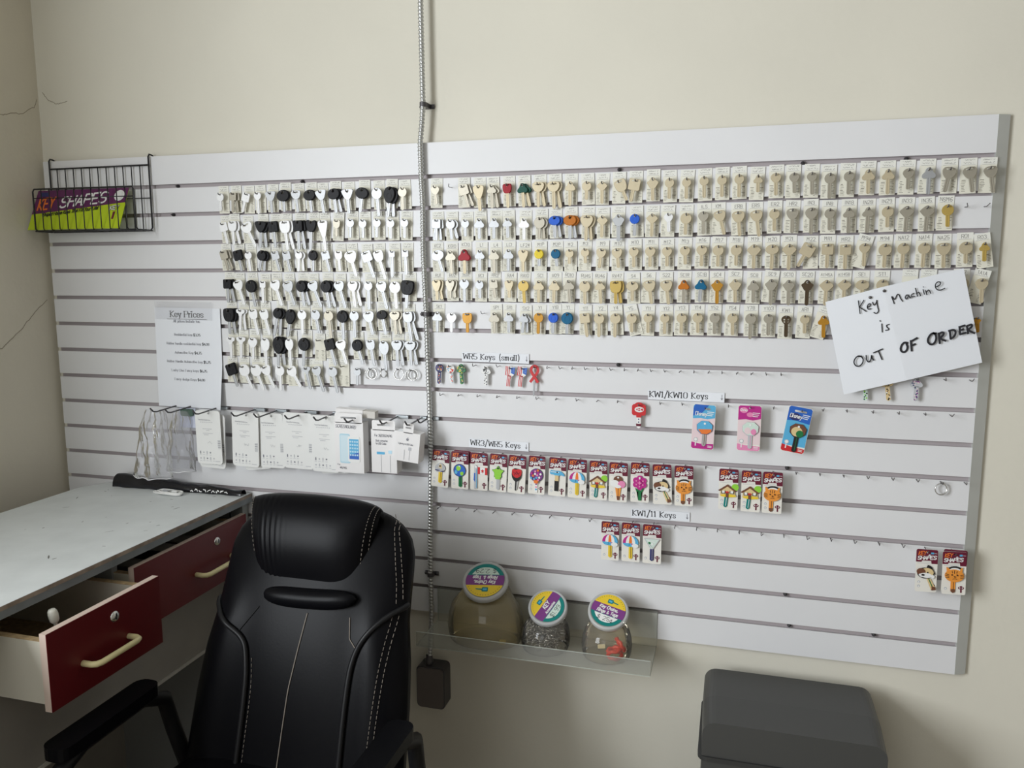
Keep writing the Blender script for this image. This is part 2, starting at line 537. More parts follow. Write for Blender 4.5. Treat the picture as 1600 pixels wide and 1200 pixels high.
BOW = {
    'o': circ(0, -0.5, 0.5, 24), 'e': circ(0, -0.39, 0.5, 24, 0.39), 't': [(x * (1 - 0.16 * (-0.68 - y) / 0.68 * -1 * -1), y) for x, y in circ(0, -0.68, 0.5, 24, 0.68)],
    'q': rrect(-0.5, 0.5, -0.97, 0, 0.13, 3), 'r': sm([(-0.42, 0), (0.42, 0), (0.52, -0.2), (0.5, -0.7), (0.3, -1.06), (-0.3, -1.06), (-0.5, -0.7), (-0.52, -0.2)], 2),
    'v': sm([(-0.56, 0), (0.56, 0), (0.5, -0.32), (0.2, -0.88), (-0.2, -0.88), (-0.5, -0.32)], 2), 'z': sm([(-0.44, 0.02), (0.44, 0.02), (0.54, -0.36), (0.24, -0.8), (-0.24, -0.8), (-0.54, -0.36)], 1),
    'h': sm([(-0.25, 0), (0.25, 0), (0.52, -0.3), (0.46, -0.62), (0.16, -0.96), (-0.16, -0.96), (-0.46, -0.62), (-0.52, -0.3)], 1),
    'c': [((0.41 + 0.095 * math.cos(3 * (a - math.pi / 2))) * math.cos(a) * 1.08, -0.5 + (0.41 + 0.095 * math.cos(3 * (a - math.pi / 2))) * math.sin(a)) for a in [2 * math.pi * i / 30 for i in range(30)]],
    's': sm([(-0.46, 0), (0.46, 0), (0.52, -0.4), (0.3, -0.92), (0.16, -1.2), (-0.16, -1.2), (-0.3, -0.92), (-0.52, -0.4)], 1),
    'd': sm([(-0.1, 0), (0.1, 0), (0.54, -0.4), (0.5, -0.5), (0.14, -0.9), (-0.14, -0.9), (-0.5, -0.5), (-0.54, -0.4)], 1),
    'p': sm([(-0.13, 0), (0.13, 0), (0.27, -0.24), (0.53, -0.4), (0.38, -0.64), (0.2, -0.95), (-0.2, -0.95), (-0.38, -0.64), (-0.53, -0.4), (-0.27, -0.24)], 1),
    'w': sm([(-0.34, 0), (0.34, 0), (0.54, -0.24), (0.44, -0.62), (0.17, -0.95), (-0.17, -0.95), (-0.44, -0.62), (-0.54, -0.24)], 1),
    'u': sm([(-0.54, -0.12), (-0.3, 0.03), (0, -0.14), (0.3, 0.03), (0.54, -0.12), (0.44, -0.62), (0.26, -1.0), (-0.26, -1.0), (-0.44, -0.62)], 2),
    'T': sm([(-0.52, 0), (0.52, 0), (0.52, -0.36), (0.22, -0.5), (0.2, -0.75), (-0.2, -0.75), (-0.22, -0.5), (-0.52, -0.36)], 1),
    'n': sm([(-0.44, 0), (0.44, 0), (0.54, -0.3), (0.3, -1.1), (0.16, -1.65), (-0.16, -1.65), (-0.3, -1.1), (-0.54, -0.3)], 2),
}
BOWH = {k: -min(p[1] for p in v) for k, v in BOW.items()}
SLOT = set('qwzrn')
_bow, _blade = {}, {}


def bow_mesh(sh, col):
    if (sh, col) not in _bow:
        mb = MB()
        plastic = col in 'kRGBTOY'
        hole = rrect(-0.27, 0.27, -0.23, -0.12, 0.05, 2) if sh in SLOT and not plastic else circ(0, -0.2, 0.10, 10)
        y0, y1 = (-0.10, 0.10) if plastic else (-0.048, 0.048)
        holes = [hole]
        if col == 'D' and sh == 'h':
            holes += [circ(-0.2, -0.42, 0.09, 8), circ(0.2, -0.42, 0.09, 8), circ(-0.18, -0.66, 0.08, 8), circ(0.18, -0.66, 0.08, 8)]
            holes[0] = circ(0, -0.16, 0.06, 8)
        mb.prism(BOW[sh], y0, y1, KM[col], 'y', holes, 0.12 if plastic else 0.05)
        c = -BOWH[sh] * 0.56
        if plastic and sh in 'orqt':
            mb.prism(circ(0, c, 0.25, 16), y0 - 0.02, y0 + 0.02, KM[col], 'y', [circ(0, c, 0.19, 16)])
        elif not plastic:
            mb.prism(circ(0, c - 0.02, 0.2, 12, 0.12), y0 - 0.012, y0 + 0.01, KM[col], 'y')
        _bow[sh, col] = mb.mesh('key_bow')
    return _bow[sh, col]


def blade_mesh(col):
    """Unit-length blade with milled grooves; the length is the object's z scale."""
    if col not in _blade:
        mb = MB()
        xs = [-0.5, -0.42, -0.16, -0.1, 0.1, 0.16, 0.42, 0.5]
        ds = [-0.3, -1, -1, -0.35, -0.35, -1, -1, -0.3]
        w, t = 0.0085, 0.001
        vs = []
        for z, k in ((0, 1), (-0.9, 1), (-0.965, 0.75), (-1, 0.32)):
            vs += [(x * w * k, d * t, z) for x, d in zip(xs, ds)] + [(x * w * k, t, z) for x in (0.5, -0.5)]
        n = 10
        fs = [(r * n + i, r * n + (i + 1) % n, (r + 1) * n + (i + 1) % n, (r + 1) * n + i) for r in range(3) for i in range(n)]
        fs += [tuple(range(3 * n, 4 * n)), tuple(reversed(range(n)))]
        mb.add(vs, fs, KM[col])
        _blade[col] = mb.mesh('key_blade')
    return _blade[col]


hk = MB().tube([(0, 0.001, 0), (0, -0.021, 0), (0, -0.0235, 0.001), (0, -0.0245, 0.0042)], 0.0014, HOOKM, 6)
hook_me = hk.mesh('wire_hook')
hk = MB().tube([(0, 0.001, 0), (0, -0.021, -0.0008), (0, -0.024, 0.0005), (0.0012, -0.0262, 0.0065)], 0.0009, HOOKM, 6)
bare_me = hk.mesh('bare_wire_hook')


def card_mesh(seed, code=''):
    rr = random.Random(seed)
    mb = MB()
    mb.box(-0.0155, 0.0155, -0.0003, 0.0003, -0.072, -0.0145, CARD)
    mb.box(-0.0155, 0.0155, -0.0003, 0.0003, -0.0145, 0, CARDTOP)
    me1 = mb.mesh('card_sheet')
    t = MB()
    fr = face_frame(0, 0, -0.0006)
    t.stroke([(-0.012, -0.0140), (0.012, -0.0135)], PENCIL, fr, 0.0005)
    if code:
        sz = 0.0075 if len(code) < 5 else 0.006
        t.text(code, PENCIL, face_frame(0, -0.0115, -0.0006, R(rr.uniform(-3, 3))), sz, 0.12, align='c', jit=0.06, track=1.3, wid=0.85)
    else:
        for z in (-0.004, -0.0098):
            x = -0.012 + rr.uniform(0, 0.003)
            pts = []
            while x < 0.0115:
                pts.append((x, z + rr.uniform(-0.0016, 0.0016)))
                x += rr.uniform(0.0007, 0.0015)
                if rr.random() < 0.12:
                    t.stroke(pts, PENCIL, fr, 0.00055)
                    pts = []
                    x += 0.0012
            if len(pts) > 1:
                t.stroke(pts, PENCIL, fr, 0.00055)
    me2 = t.mesh('card_writing')
    p = MB()
    for i in range(8):
        z = -0.045 - i * 0.0032
        for a, b in ((-0.0135, -0.0042), (0.0042, 0.0135)):
            a2, b2 = a + rr.uniform(0, 0.002), b - rr.uniform(0, 0.005)
            p.stroke([(a2, z), (b2, z)], PRINT, fr, 0.0011 if i in (0, 4) else 0.0007)
    return me1, me2, p.mesh('card_print')


plain_cards = [card_mesh(i) for i in range(6)]
KEY_ROWS = {
 'L1': [
  (593,1734,0,46,22,'o','W',0,''), (632,1734,-3,52,21,'q','g',1,''), (674,1732,-17,52,24,'q','W',0,''), (706,1733,2,56,22,'h','W',0,''),
  (744,1734,4,56,30,'v','s',0,''), (782,1737,3,57,39,'e','k',0,''), (819,1734,5,56,28,'z','s',0,''), (858,1735,6,58,36,'e','k',0,''),
  (890,1733,9,60,30,'v','s',0,''), (927,1736,7,62,36,'e','k',1,''), (966,1733,4,61,31,'v','s',0,''), (1010,1736,-8,62,37,'e','k',0,''),
  (1047,1734,5,71,29,'o','s',0,''), (1085,1736,-6,75,31,'t','k',1,''), (1118,1733,0,56,24,'o','g',0,''),
 ],
 'L2': [
  (596,1656,13,57,24,'q','W',0,''), (625,1660,3,63,26,'r','W',1,''), (664,1654,26,70,35,'z','W',0,''), (713,1658,-4,69,34,'v','k',1,''),
  (748,1657,5,69,29,'q','k',0,''), (782,1658,6,77,31,'r','W',1,''), (822,1658,1,76,29,'q','k',1,''), (862,1658,-4,77,31,'u','k',0,''),
  (893,1657,5,78,28,'n','W',0,''), (934,1657,-2,42,20,'r','g',0,''), (973,1659,-2,48,22,'o','s',0,''), (1007,1657,1,47,22,'o','s',0,''),
  (1047,1658,-2,47,22,'o','s',0,''), (1084,1656,0,49,22,'o','s',0,''), (1122,1656,0,48,21,'o','s',0,''),
 ],
 'L3': [
  (592,1582,15,54,24,'q','g',1,''), (636,1583,12,57,28,'q','k',0,''), (669,1580,6,53,22,'o','W',0,''), (714,1582,-13,55,28,'o','k',1,''),
  (749,1579,15,52,23,'q','s',0,''), (783,1578,13,53,23,'q','s',0,''), (822,1579,-3,53,21,'o','W',1,''), (863,1581,-1,55,27,'o','k',0,''),
  (897,1578,14,54,23,'q','s',0,''), (936,1578,4,51,21,'r','W',0,''), (967,1578,16,68,34,'w','W',0,''), (1012,1576,20,70,28,'q','s',0,''),
  (1045,1578,17,76,27,'r','W',0,''), (1086,1577,0,66,16,'q','s',0,''), (1122,1578,2,61,17,'q','s',0,''),
 ],
 'L4': [
  (601,1506,0,63,26,'q','k',1,''), (631,1503,17,69,30,'w','W',0,''), (671,1504,11,72,34,'o','k',0,''), (710,1501,-1,59,18,'q','W',0,''),
  (744,1503,18,70,30,'w','W',0,''), (782,1501,19,67,31,'w','s',0,''), (823,1503,8,68,31,'o','k',1,''), (855,1501,22,73,30,'w','s',0,''),
  (895,1503,9,73,32,'o','k',1,''), (932,1501,16,73,29,'w','s',0,''), (973,1501,6,67,28,'w','W',1,''), (1018,1501,1,73,24,'o','s',0,''),
  (1052,1500,14,72,29,'w','s',0,''), (1091,1501,4,70,31,'o','W',0,''), (1128,1503,-5,70,35,'r','k',0,''),
 ],
 'L5': [
  (601,1428,0,70,35,'r','k',1,''), (638,1426,-4,58,26,'T','W',1,''), (674,1426,13,71,26,'r','W',0,''), (707,1425,15,70,26,'r','W',0,''),
  (755,1430,-13,76,29,'o','k',1,''), (793,1427,-11,75,30,'t','k',0,''), (824,1426,0,65,27,'o','W',0,''), (862,1426,10,63,27,'o','s',0,''),
  (901,1425,5,74,28,'o','g',0,''), (942,1426,1,78,33,'o','k',0,''), (976,1425,0,71,27,'o','s',0,''), (1014,1424,13,62,31,'w','s',0,''),
  (1052,1427,11,64,31,'e','k',0,''), (1089,1424,3,59,28,'z','g',1,''), (1124,1424,8,77,26,'r','s',1,''),
 ],
 'L6': [
  (602,1350,0,58,27,'T','W',0,''), (635,1351,-2,59,28,'T','W',0,''), (671,1350,0,60,29,'h','W',0,''), (709,1350,1,74,28,'t','W',0,''),
  (751,1354,-3,79,35,'t','k',1,''), (782,1350,2,77,25,'t','W',0,''), (828,1352,-4,77,35,'o','k',0,''), (899,1350,15,73,30,'q','k',0,''),
  (932,1348,16,65,30,'w','W',0,''), (978,1350,16,68,31,'o','k',0,''), (1018,1350,9,69,25,'r','s',0,''), (1056,1349,5,78,28,'t','s',0,''),
  (1093,1351,2,68,29,'w','s',1,''), (1130,1349,2,63,30,'z','s',1,''),
 ],
 'L7': [
  (595,1276,19,66,33,'q','k',0,''), (634,1275,24,72,34,'o','W',0,''), (671,1276,22,75,34,'o','W',0,''), (703,1274,26,67,30,'w','W',0,''),
  (750,1276,1,69,29,'o','W',0,''), (781,1272,31,62,30,'w','W',0,''), (829,1274,11,61,26,'T','s',0,''), (858,1276,18,71,27,'w','s',0,''),
  (905,1277,13,72,28,'o','s',0,''), (980,1276,-1,46,21,'o','s',0,''),
 ],
 'R1': [
  (1204,1734,5,45,23,'h','g',0,''), (1276,1733,16,55,25,'q','g',1,''), (1316,1732,5,62,28,'s','b',0,''), (1350,1732,2,56,24,'c','g',1,''),
  (1389,1733,3,57,22,'r','R',0,''), (1427,1733,4,57,27,'c','G',1,''), (1466,1734,1,58,29,'z','b',1,''), (1503,1734,2,63,30,'z','b',1,''),
  (1544,1733,-1,56,25,'c','b',0,''), (1583,1732,-1,42,22,'o','b',0,''), (1619,1731,0,51,24,'d','b',0,''), (1657,1733,23,51,27,'r','b',0,''),
  (1696,1734,-11,52,27,'q','b',0,''), (1735,1736,1,52,27,'p','b',0,''), (1773,1733,0,46,21,'o','b',0,''), (1811,1732,0,46,20,'o','b',0,''),
  (1849,1734,2,47,20,'o','b',0,''), (1888,1735,1,47,21,'o','b',0,''), (1925,1736,1,50,21,'o','b',0,''), (1965,1733,1,37,20,'c','b',0,''),
  (2002,1736,2,48,22,'h','b',0,''), (2040,1735,3,43,21,'h','g',0,''), (2076,1735,3,47,21,'h','g',0,''), (2113,1732,1,54,22,'o','g',0,''),
  (2151,1734,1,48,21,'o','g',0,''), (2189,1737,2,51,26,'c','b',0,''), (2228,1736,1,52,25,'c','b',0,''), (2267,1736,1,43,22,'h','g',0,''),
  (2306,1737,1,55,27,'c','s',0,''), (2346,1736,-9,51,26,'w','g',0,''), (2381,1735,10,52,26,'w','g',0,''), (2419,1735,10,54,25,'w','g',0,''),
 ],
 'R2': [
  (1207,1653,-1,52,23,'q','s',2,''), (1243,1652,5,49,24,'o','s',1,''), (1282,1651,1,41,21,'o','s',0,''), (1318,1653,1,50,27,'c','s',0,''),
  (1356,1653,0,50,27,'c','s',0,''), (1389,1652,3,47,24,'c','s',0,''), (1431,1651,1,51,27,'c','W',0,''), (1470,1653,-2,52,27,'o','g',1,''),
  (1506,1655,2,52,29,'e','B',1,''), (1544,1656,0,55,32,'e','O',1,''), (1584,1655,-2,59,30,'w','b',1,''), (1621,1653,-2,50,25,'d','b',0,''),
  (1658,1655,1,62,29,'p','s',0,''), (1696,1655,0,50,23,'o','B',0,''), (1736,1655,-1,52,25,'d','b',0,''), (1772,1655,3,42,21,'h','W',0,''),
  (1812,1655,-1,49,25,'o','b',0,''), (1850,1657,1,50,23,'h','g',0,'ILS'), (1883,1658,15,55,26,'w','b',0,'KM'), (1925,1656,6,55,27,'w','b',0,'ERB'),
  (1963,1657,9,58,26,'w','b',0,'ERS'), (2002,1659,2,48,22,'o','b',0,'ER2'), (2040,1659,1,53,25,'w','g',0,'HR2'), (2079,1660,1,57,26,'h','g',0,'IN3'),
  (2116,1657,2,46,21,'o','g',0,'IN8'), (2155,1658,1,54,24,'c','g',0,'IN18'), (2193,1658,0,54,23,'c','g',0,'IN28'), (2231,1659,2,44,23,'o','b',0,'IN29'),
  (2269,1659,-1,54,27,'d','g',0,'IN33'), (2308,1659,-1,54,27,'d','g',0,'IN35'), (2346,1660,3,46,23,'o','y',0,'NSM6'),
 ],
 'R3': [
  (1205,1577,18,55,34,'e','s',0,'KC2'), (1242,1576,4,58,28,'c','g',0,'KG10'), (1279,1579,1,60,33,'c','R',0,'KC10'), (1319,1577,0,51,26,'c','s',0,'L1'),
  (1355,1577,1,57,28,'c','g',0,'L4'), (1392,1578,0,52,27,'c','s',0,'LC1'), (1429,1576,0,52,25,'s','b',0,'LF24'), (1468,1577,2,40,23,'o','Y',0,'M1P'),
  (1508,1577,7,41,23,'o','T',0,'M2P'), (1543,1576,0,34,20,'o','b',0,'M2'), (1580,1578,3,35,20,'o','b',0,'M3'), (1620,1577,-7,45,23,'w','b',0,'M9'),
  (1655,1577,7,45,24,'w','b',0,'M10'), (1695,1579,1,46,23,'h','b',0,'M10'), (1733,1580,0,46,24,'h','b',0,'M11'), (1771,1579,1,44,23,'h','b',0,'M12'),
  (1811,1580,3,41,23,'h','b',0,'M13'), (1849,1582,0,47,24,'h','b',0,'M16'), (1885,1582,0,48,24,'o','b',0,'M17'), (1924,1582,1,46,24,'o','b',0,'M18'),
  (1962,1583,1,54,29,'d','b',0,'M19'), (2001,1582,0,55,28,'e','b',0,'M20'), (2037,1583,0,57,29,'d','b',0,'M21'), (2081,1581,-28,54,28,'q','b',0,'M22'),
  (2116,1582,0,52,24,'q','b',0,'MR1'), (2152,1580,1,53,23,'q','b',0,'MR2'), (2190,1582,1,49,22,'h','b',0,'M94'), (2231,1581,0,51,26,'o','b',0,'M94'),
  (2267,1582,-1,53,24,'o','b',0,'NA12'), (2307,1582,-1,52,24,'o','b',0,'NA14'), (2344,1581,2,52,27,'w','b',0,'NA25'), (2385,1583,3,45,26,'o','b',0,'RO1'),
  (2420,1581,3,39,20,'c','y',0,'RO3'),
 ],
 'R4': [
  (1204,1504,3,50,24,'s','b',1,'RU1'), (1241,1504,-1,45,24,'s','g',1,'RU2'), (1278,1506,1,57,26,'h','s',0,'RO2'), (1317,1503,3,44,22,'o','s',0,'RC1'),
  (1353,1504,6,44,21,'q','g',0,'RR3'), (1393,1503,2,42,22,'s','b',0,'RA4'), (1429,1503,4,55,27,'o','y',0,'RA10'), (1468,1503,0,53,27,'c','b',0,'SC1'),
  (1507,1503,-2,54,28,'c','b',0,'RO9'), (1541,1504,4,55,27,'c','g',0,'RO10'), (1580,1502,2,55,27,'o','b',0,'RU45'), (1616,1502,4,54,25,'c','b',0,'RU46'),
  (1654,1502,1,54,27,'r','y',1,'RV47'), (1693,1501,1,46,29,'e','b',0,'S4'), (1731,1503,8,55,28,'w','b',0,'S6'), (1770,1503,8,56,27,'w','b',0,'S22'),
  (1811,1504,0,53,26,'c','O',0,'SC1R'), (1850,1505,-3,51,27,'c','T',0,'SC1B'), (1885,1504,1,54,27,'p','A',0,'SC4'), (1924,1506,2,53,27,'p','b',0,'SC7'),
  (1964,1503,1,50,26,'c','g',0,'SC8'), (2002,1506,0,58,27,'p','g',0,'SC9'), (2039,1504,1,56,26,'p','g',0,'SC10'), (2078,1504,0,56,26,'p','D',0,'SC20'),
  (2118,1504,-2,56,28,'d','b',0,'A1145A'), (2154,1505,0,53,27,'d','b',0,'A1145B'), (2190,1504,1,52,28,'e','b',0,'SE1'), (2230,1505,1,53,25,'o','b',0,'ST1'),
  (2385,1508,0,50,24,'o','b',0,'S97'), (2420,1507,3,51,25,'h','b',0,'1A1A'),
 ],
 'R5': [
  (1206,1426,-1,52,28,'c','s',0,'SK1'), (1244,1423,-1,49,27,'h','W',0,''), (1285,1423,1,49,25,'r','A',0,''), (1355,1425,1,51,28,'c','g',0,'SP1'),
  (1392,1425,1,50,26,'c','s',0,'SX1'), (1432,1423,-6,48,25,'c','s',1,'SX2'), (1468,1425,-1,51,24,'o','A',0,'Y1'), (1505,1426,-2,51,25,'o','B',0,'Y1B'),
  (1539,1427,-1,52,29,'o','T',0,'Y1'), (1580,1425,8,57,24,'q','b',0,'Y11'), (1616,1425,0,56,25,'o','b',0,'Y2'), (1655,1426,-1,57,25,'o','b',0,'Y4'),
  (1693,1426,1,44,24,'o','b',0,'Y5'), (1731,1426,1,45,21,'o','b',0,'Y11'), (1770,1426,0,47,21,'o','b',0,'Y12'), (1808,1428,0,47,23,'o','b',0,'Y13'),
  (1844,1429,2,46,23,'o','b',0,'Y14'), (1882,1429,1,48,23,'o','g',0,'Y52'), (1921,1429,2,50,23,'o','b',0,'Y54'), (1961,1429,0,58,24,'o','g',0,'Y78'),
  (1999,1428,1,48,21,'o','g',0,'Y103'), (2037,1425,1,48,21,'h','D',0,'KW1'), (2076,1427,1,41,20,'o','b',0,'AR1'), (2115,1426,2,49,24,'c','A',0,''),
  (2417,1426,4,32,15,'p','A',0,''),
 ],
}
rows_word = {'L': 'car-key row', 'R': 'house-key row'}
ROWN = ['', 'top', 'second', 'third', 'fourth', 'fifth', 'sixth', 'seventh']
NOCARD = {('R5', 1), ('R5', 2), ('L7', 9), ('R5', 24)}
CARDTILT = {('R5', 12): -14, ('R5', 11): -4, ('R5', 23): 16, ('R5', 22): 3, ('R3', 26): 14, ('R3', 32): -9, ('R4', 29): 13, ('R4', 21): 6, ('L2', 9): 4}
rk = random.Random(11)


def put_key(row, x, z, ang, ln, w, sh, col, label, group, y, name):
    root = thing(name, label, 'key', (x / 1000, y, z / 1000), (0, R(-ang), 0), group)
    s = w / 1000
    link('bow', bow_mesh(sh, col), root, None, None, (s, s if col in 'kRGBTOY' else 0.022, s))
    bc = col if col not in 'kRGBTOY' else ('b' if col in 'RG' else 's')
    if row == 'L6' and col == 'k' and 1030 < x < 1050:
        bc = 'y'
    if row == 'R4' and col == 'O':
        bc = 'g'
    top = BOWH[sh] * s * 0.9
    wb = 1.05 if ln > 60 else 0.95
    link('blade', blade_mesh(bc), root, (0, 0, -top), None, (wb, 1, max(0.008, ln / 1000 - top)))
    return root


for row, keys in KEY_ROWS.items():
    left = row[0] == 'L'
    n = int(row[1])
    name = 'car_key' if left else 'house_key'
    for i, (x, z, ang, ln, w, sh, col, dbl, code) in enumerate(keys):
        pos = ordinal(len(keys) - i if left else i + 1)
        where = f'{pos} from conduit, {ROWN[n]} {rows_word[row[0]]}'
        head = f'{SHAPEWORD[sh]}-headed' if not SHAPEWORD[sh].endswith('shaped') else f'{SHAPEWORD[sh][:-7]}-headed'
        desc = f'{COLWORD[col]} {head} {"car key" if left else "house key"}'
        put_key(row, x, z, ang, ln, w, sh, col, f'{desc}, {where}', f'key blanks hanging in {rows_word[row[0]]} {n}', -0.0155, name)
        for d in range(dbl):
            a2 = ang + (9 if d == 0 else -9) + rk.uniform(-2, 2)
            put_key(row, x + (4 if d == 0 else -2), z - 1, a2, ln - 2, w, sh, col, f'{COLWORD[col]} key hanging {"right behind the" if d == 0 else "rearmost of three,"} {where}', f'second keys on a hook in {rows_word[row[0]]} {n}', -0.0095 + 0.0045 * d, name)
        hz = z / 1000 - 0.2 * w / 1000
        o = link('wire_hook', hook_me, None, (x / 1000 + rk.uniform(-0.0005, 0.0005), 0, hz))
        tag(o, f'small wire hook through key {where}', 'hook', f'wire hooks in {rows_word[row[0]]} {n}')
        if (row, i) in NOCARD:
            continue
        tilt = CARDTILT.get((row, i), rk.uniform(-2.2, 2.2))
        root = thing('key_card', (f'cream card marked {code} behind key {where}' if code else f'cream pencilled card behind key {where}'), 'card',
                     (x / 1000 + rk.uniform(-0.001, 0.002), -0.0012 - 0.0008 * (i % 2), z / 1000 + 0.0195), (0, 0, 0), f'cards behind the keys in {rows_word[row[0]]} {n}')
        if abs(tilt) > 2.5:
            root.location = (x / 1000, -0.0034, hz)
        root.rotation_euler = (0, R(tilt), 0)
        m1, m2, m3 = card_mesh(hash((n, i)) & 255, code) if code else plain_cards[rk.randrange(6)]
        dz = (0, 0, 0) if abs(tilt) <= 2.5 else (0, 0, z / 1000 + 0.0195 - hz)
        link('card_sheet', m1, root, dz)
        link('handwriting', m2, root, dz)
        link('printed_text', m3, root, dz)
for x, z, lab in ((2286, 1526.5, 'cream card peeking over the notice top, nearer the panel middle'), (2322, 1526.5, 'cream card peeking over the notice top, nearer the panel end'), (868, 1363, 'cream card hanging with no key, in the sixth car-key row'), (936, 1296, 'white card hanging with no key, in the seventh car-key row')):
    root = thing('key_card', lab, 'card', (x / 1000, -0.0028, z / 1000), (0, R(1), 0))
    for nm, m in zip(('card_sheet', 'handwriting', 'printed_text'), plain_cards[2]):
        link(nm, m, root)
    if x > 2000:
        continue
    o = link('wire_hook', hook_me, None, (x / 1000, 0, z / 1000 - 0.018))
    tag(o, 'wire hook holding the ' + lab, 'hook')

# bare hooks
BARE = {
    'row under the small-keys strip': (1291, [1302, 1365, 1491, 1523, 1553, 1585, 1616, 1647, 1679, 1710, 1742, 1774, 1807, 1840, 1872, 1903, 1935, 1967, 2000, 2032, 2366, 2416]),
    'row of the red hockey key': (1214, [1213, 1261, 1312, 1363, 1415, 1465, 1513, 1565, 1614, 1664, 1765, 1816, 1920, 2019, 2124, 2174, 2227, 2279, 2332, 2383]),
    'row of the long key-card line': (1066, [1874, 2074, 2125, 2175, 2225, 2276, 2326, 2421]),
    'row of the three short-line key cards': (915, [1201, 1251, 1301, 1351, 1402, 1453, 1499, 1550, 1601, 1806, 1857, 1905, 1955, 2004, 2054, 2105, 2156, 2206, 2257, 2306]),
    'top house-key row': (1730, [1244]), 'second house-key row': (1655, [2382, 2418]), 'fifth house-key row': (1422, [1326]),
}
for where, (z, xs) in BARE.items():
    for i, x in enumerate(xs):
        o = link('wire_hook', bare_me, None, (x / 1000 - 0.0005, 0, z / 1000), (0, R(rk.uniform(-35, 35)), 0))
        tag(o, f'empty wire hook, {ordinal(i + 1)} from the conduit in the {where}', 'hook', 'empty wire hooks on the slatted panel')

# split rings on hooks beside the short car keys
def ring(x, z, r, label, tilt=0, y=-0.012):
    mb = MB()
    mb.tube([(r * math.cos(a), 0.0012 * math.sin(a), r * math.sin(a) - r) for a in [2 * math.pi * i / 28 for i in range(28)]], 0.0011, STEEL, 6, True)
    mb.tube([(r * 0.97 * math.cos(a), 0.0022 + 0.0012 * math.sin(a), r * 0.97 * math.sin(a) - r) for a in [2 * math.pi * i / 28 for i in range(28)]], 0.0009, STEEL, 6, True)
    o = mb.build('split_ring', None, (x / 1000, y, z / 1000 + r), (0, 0, R(tilt)))
    tag(o, label, 'key ring', 'split rings hanging on the panel')
    return o


ring(1010, 1259, 0.011, 'steel split ring behind another, furthest from the conduit', 12, -0.008)
ring(1021, 1261, 0.0135, 'large steel split ring in front of a smaller one beside the last short car key')
ring(1054, 1263, 0.0105, 'narrow steel ring seen nearly edge on, third from the conduit', 68)
ring(1096, 1262, 0.0135, 'single round steel split ring second from the conduit')
ring(1126, 1261, 0.0125, 'steel split ring half hidden behind the one next to the conduit', 10, -0.008)
ring(1135, 1262, 0.0135, 'steel split ring hanging next to the conduit')
ring(2374, 1050, 0.0125, 'lone steel split ring near the panel end under the notice', 10)
for x, z, w in ((1018, 1274, 'pair of split rings furthest from the conduit'), (1053, 1274, 'narrow split ring'), (1096, 1275, 'single round split ring'), (1132, 1274, 'split rings next to the conduit'), (2374, 1064, 'lone split ring near the panel end')):
    tag(link('wire_hook', hook_me, None, (x / 1000, 0, z / 1000)), 'small wire hook holding the ' + w, 'hook')

# ------------------------------------------------------------------ colour set for printed things
PC = {
    'mar': mat('maroon_print', (0.13, 0.008, 0.03), 0.35, coat=0.3), 'pur': mat('purple_print', (0.11, 0.015, 0.09), 0.4), 'wht': mat('white_print', (0.82, 0.82, 0.80), 0.45), 'org': mat('orange_print', (0.80, 0.19, 0.03), 0.45),
    'yel': mat('yellow_print', (0.82, 0.58, 0.03), 0.45), 'blu': mat('blue_print', (0.02, 0.12, 0.50), 0.4), 'sky': mat('sky_blue_print', (0.10, 0.42, 0.68), 0.4), 'red': mat('red_print', (0.58, 0.02, 0.025), 0.4),
    'grn': mat('green_print', (0.01, 0.17, 0.05), 0.4), 'lim': mat('lime_print', (0.28, 0.62, 0.05), 0.4), 'pnk': mat('pink_print', (0.76, 0.25, 0.45), 0.4), 'mag': mat('magenta_print', (0.48, 0.02, 0.24), 0.4),
    'blk': mat('black_print', (0.012, 0.012, 0.013), 0.4), 'brn': mat('brown_print', (0.16, 0.06, 0.03), 0.45), 'tan': mat('tan_print', (0.70, 0.53, 0.27), 0.45), 'gry': mat('grey_print_light', (0.50, 0.51, 0.53), 0.45),
    'sil': mat('plated_silver', (0.70, 0.70, 0.70), 0.3, 0.75), 'tig': mat('tiger_orange_print', (0.80, 0.30, 0.045), 0.42), 'pal': mat('pale_pink_print', (0.78, 0.62, 0.64), 0.45), 'tea': mat('teal_print', (0.0, 0.20, 0.18), 0.4),
    'lme': mat('yellow_green_print', (0.47, 0.60, 0.015), 0.45), 'vio': mat('violet_print', (0.20, 0.04, 0.22), 0.4), 'mnt': mat('pale_mint_print', (0.62, 0.74, 0.66), 0.4), 'nav': mat('navy_print', (0.02, 0.025, 0.13), 0.4),
}
BLISTER_CARD = mat('off_white_blister_card', (0.80, 0.775, 0.71), 0.4, coat=0.25)


def art(mb, items, y0=0.0, step=0.00025):
    """Stack of flat printed pieces (mm, x right, z up): c disc, e ellipse, p polygon, l line, b blade."""
    for i, it in enumerate(items):
        y = y0 - step * i
        k, c = it[0], PC[it[1]]
        if k == 'c':
            out = circ(it[2], it[3], it[4], 18)
        elif k == 'e':
            out = circ(it[2], it[3], it[4], 18, it[5])
        elif k == 'p':
            out = it[2]
        elif k == 'l':
            mb.stroke([(a / 1000, b / 1000) for a, b in it[2]], c, lambda u, v: (u, y - 0.0002, v), it[3] / 1000)
            continue
        out = [(a / 1000, b / 1000) for a, b in out]
        mb.prism(out, y - 0.0002, y0 + 0.0006, c, 'y')


def blade_art(c, x=0, z0=-60, z1=-88, w=8, c2=None, lean=0):
    p = [('p', c, [(x - w / 2, z0), (x + w / 2, z0), (x + w / 2 + lean, z1 + 3), (x + lean, z1), (x - w / 2 + lean, z1 + 3)])]
    p.append(('l', c2 or 'blk', [(x + w * 0.1, z0 - 1), (x + w * 0.1 + lean, z1 + 4)], 1.1))
    return p


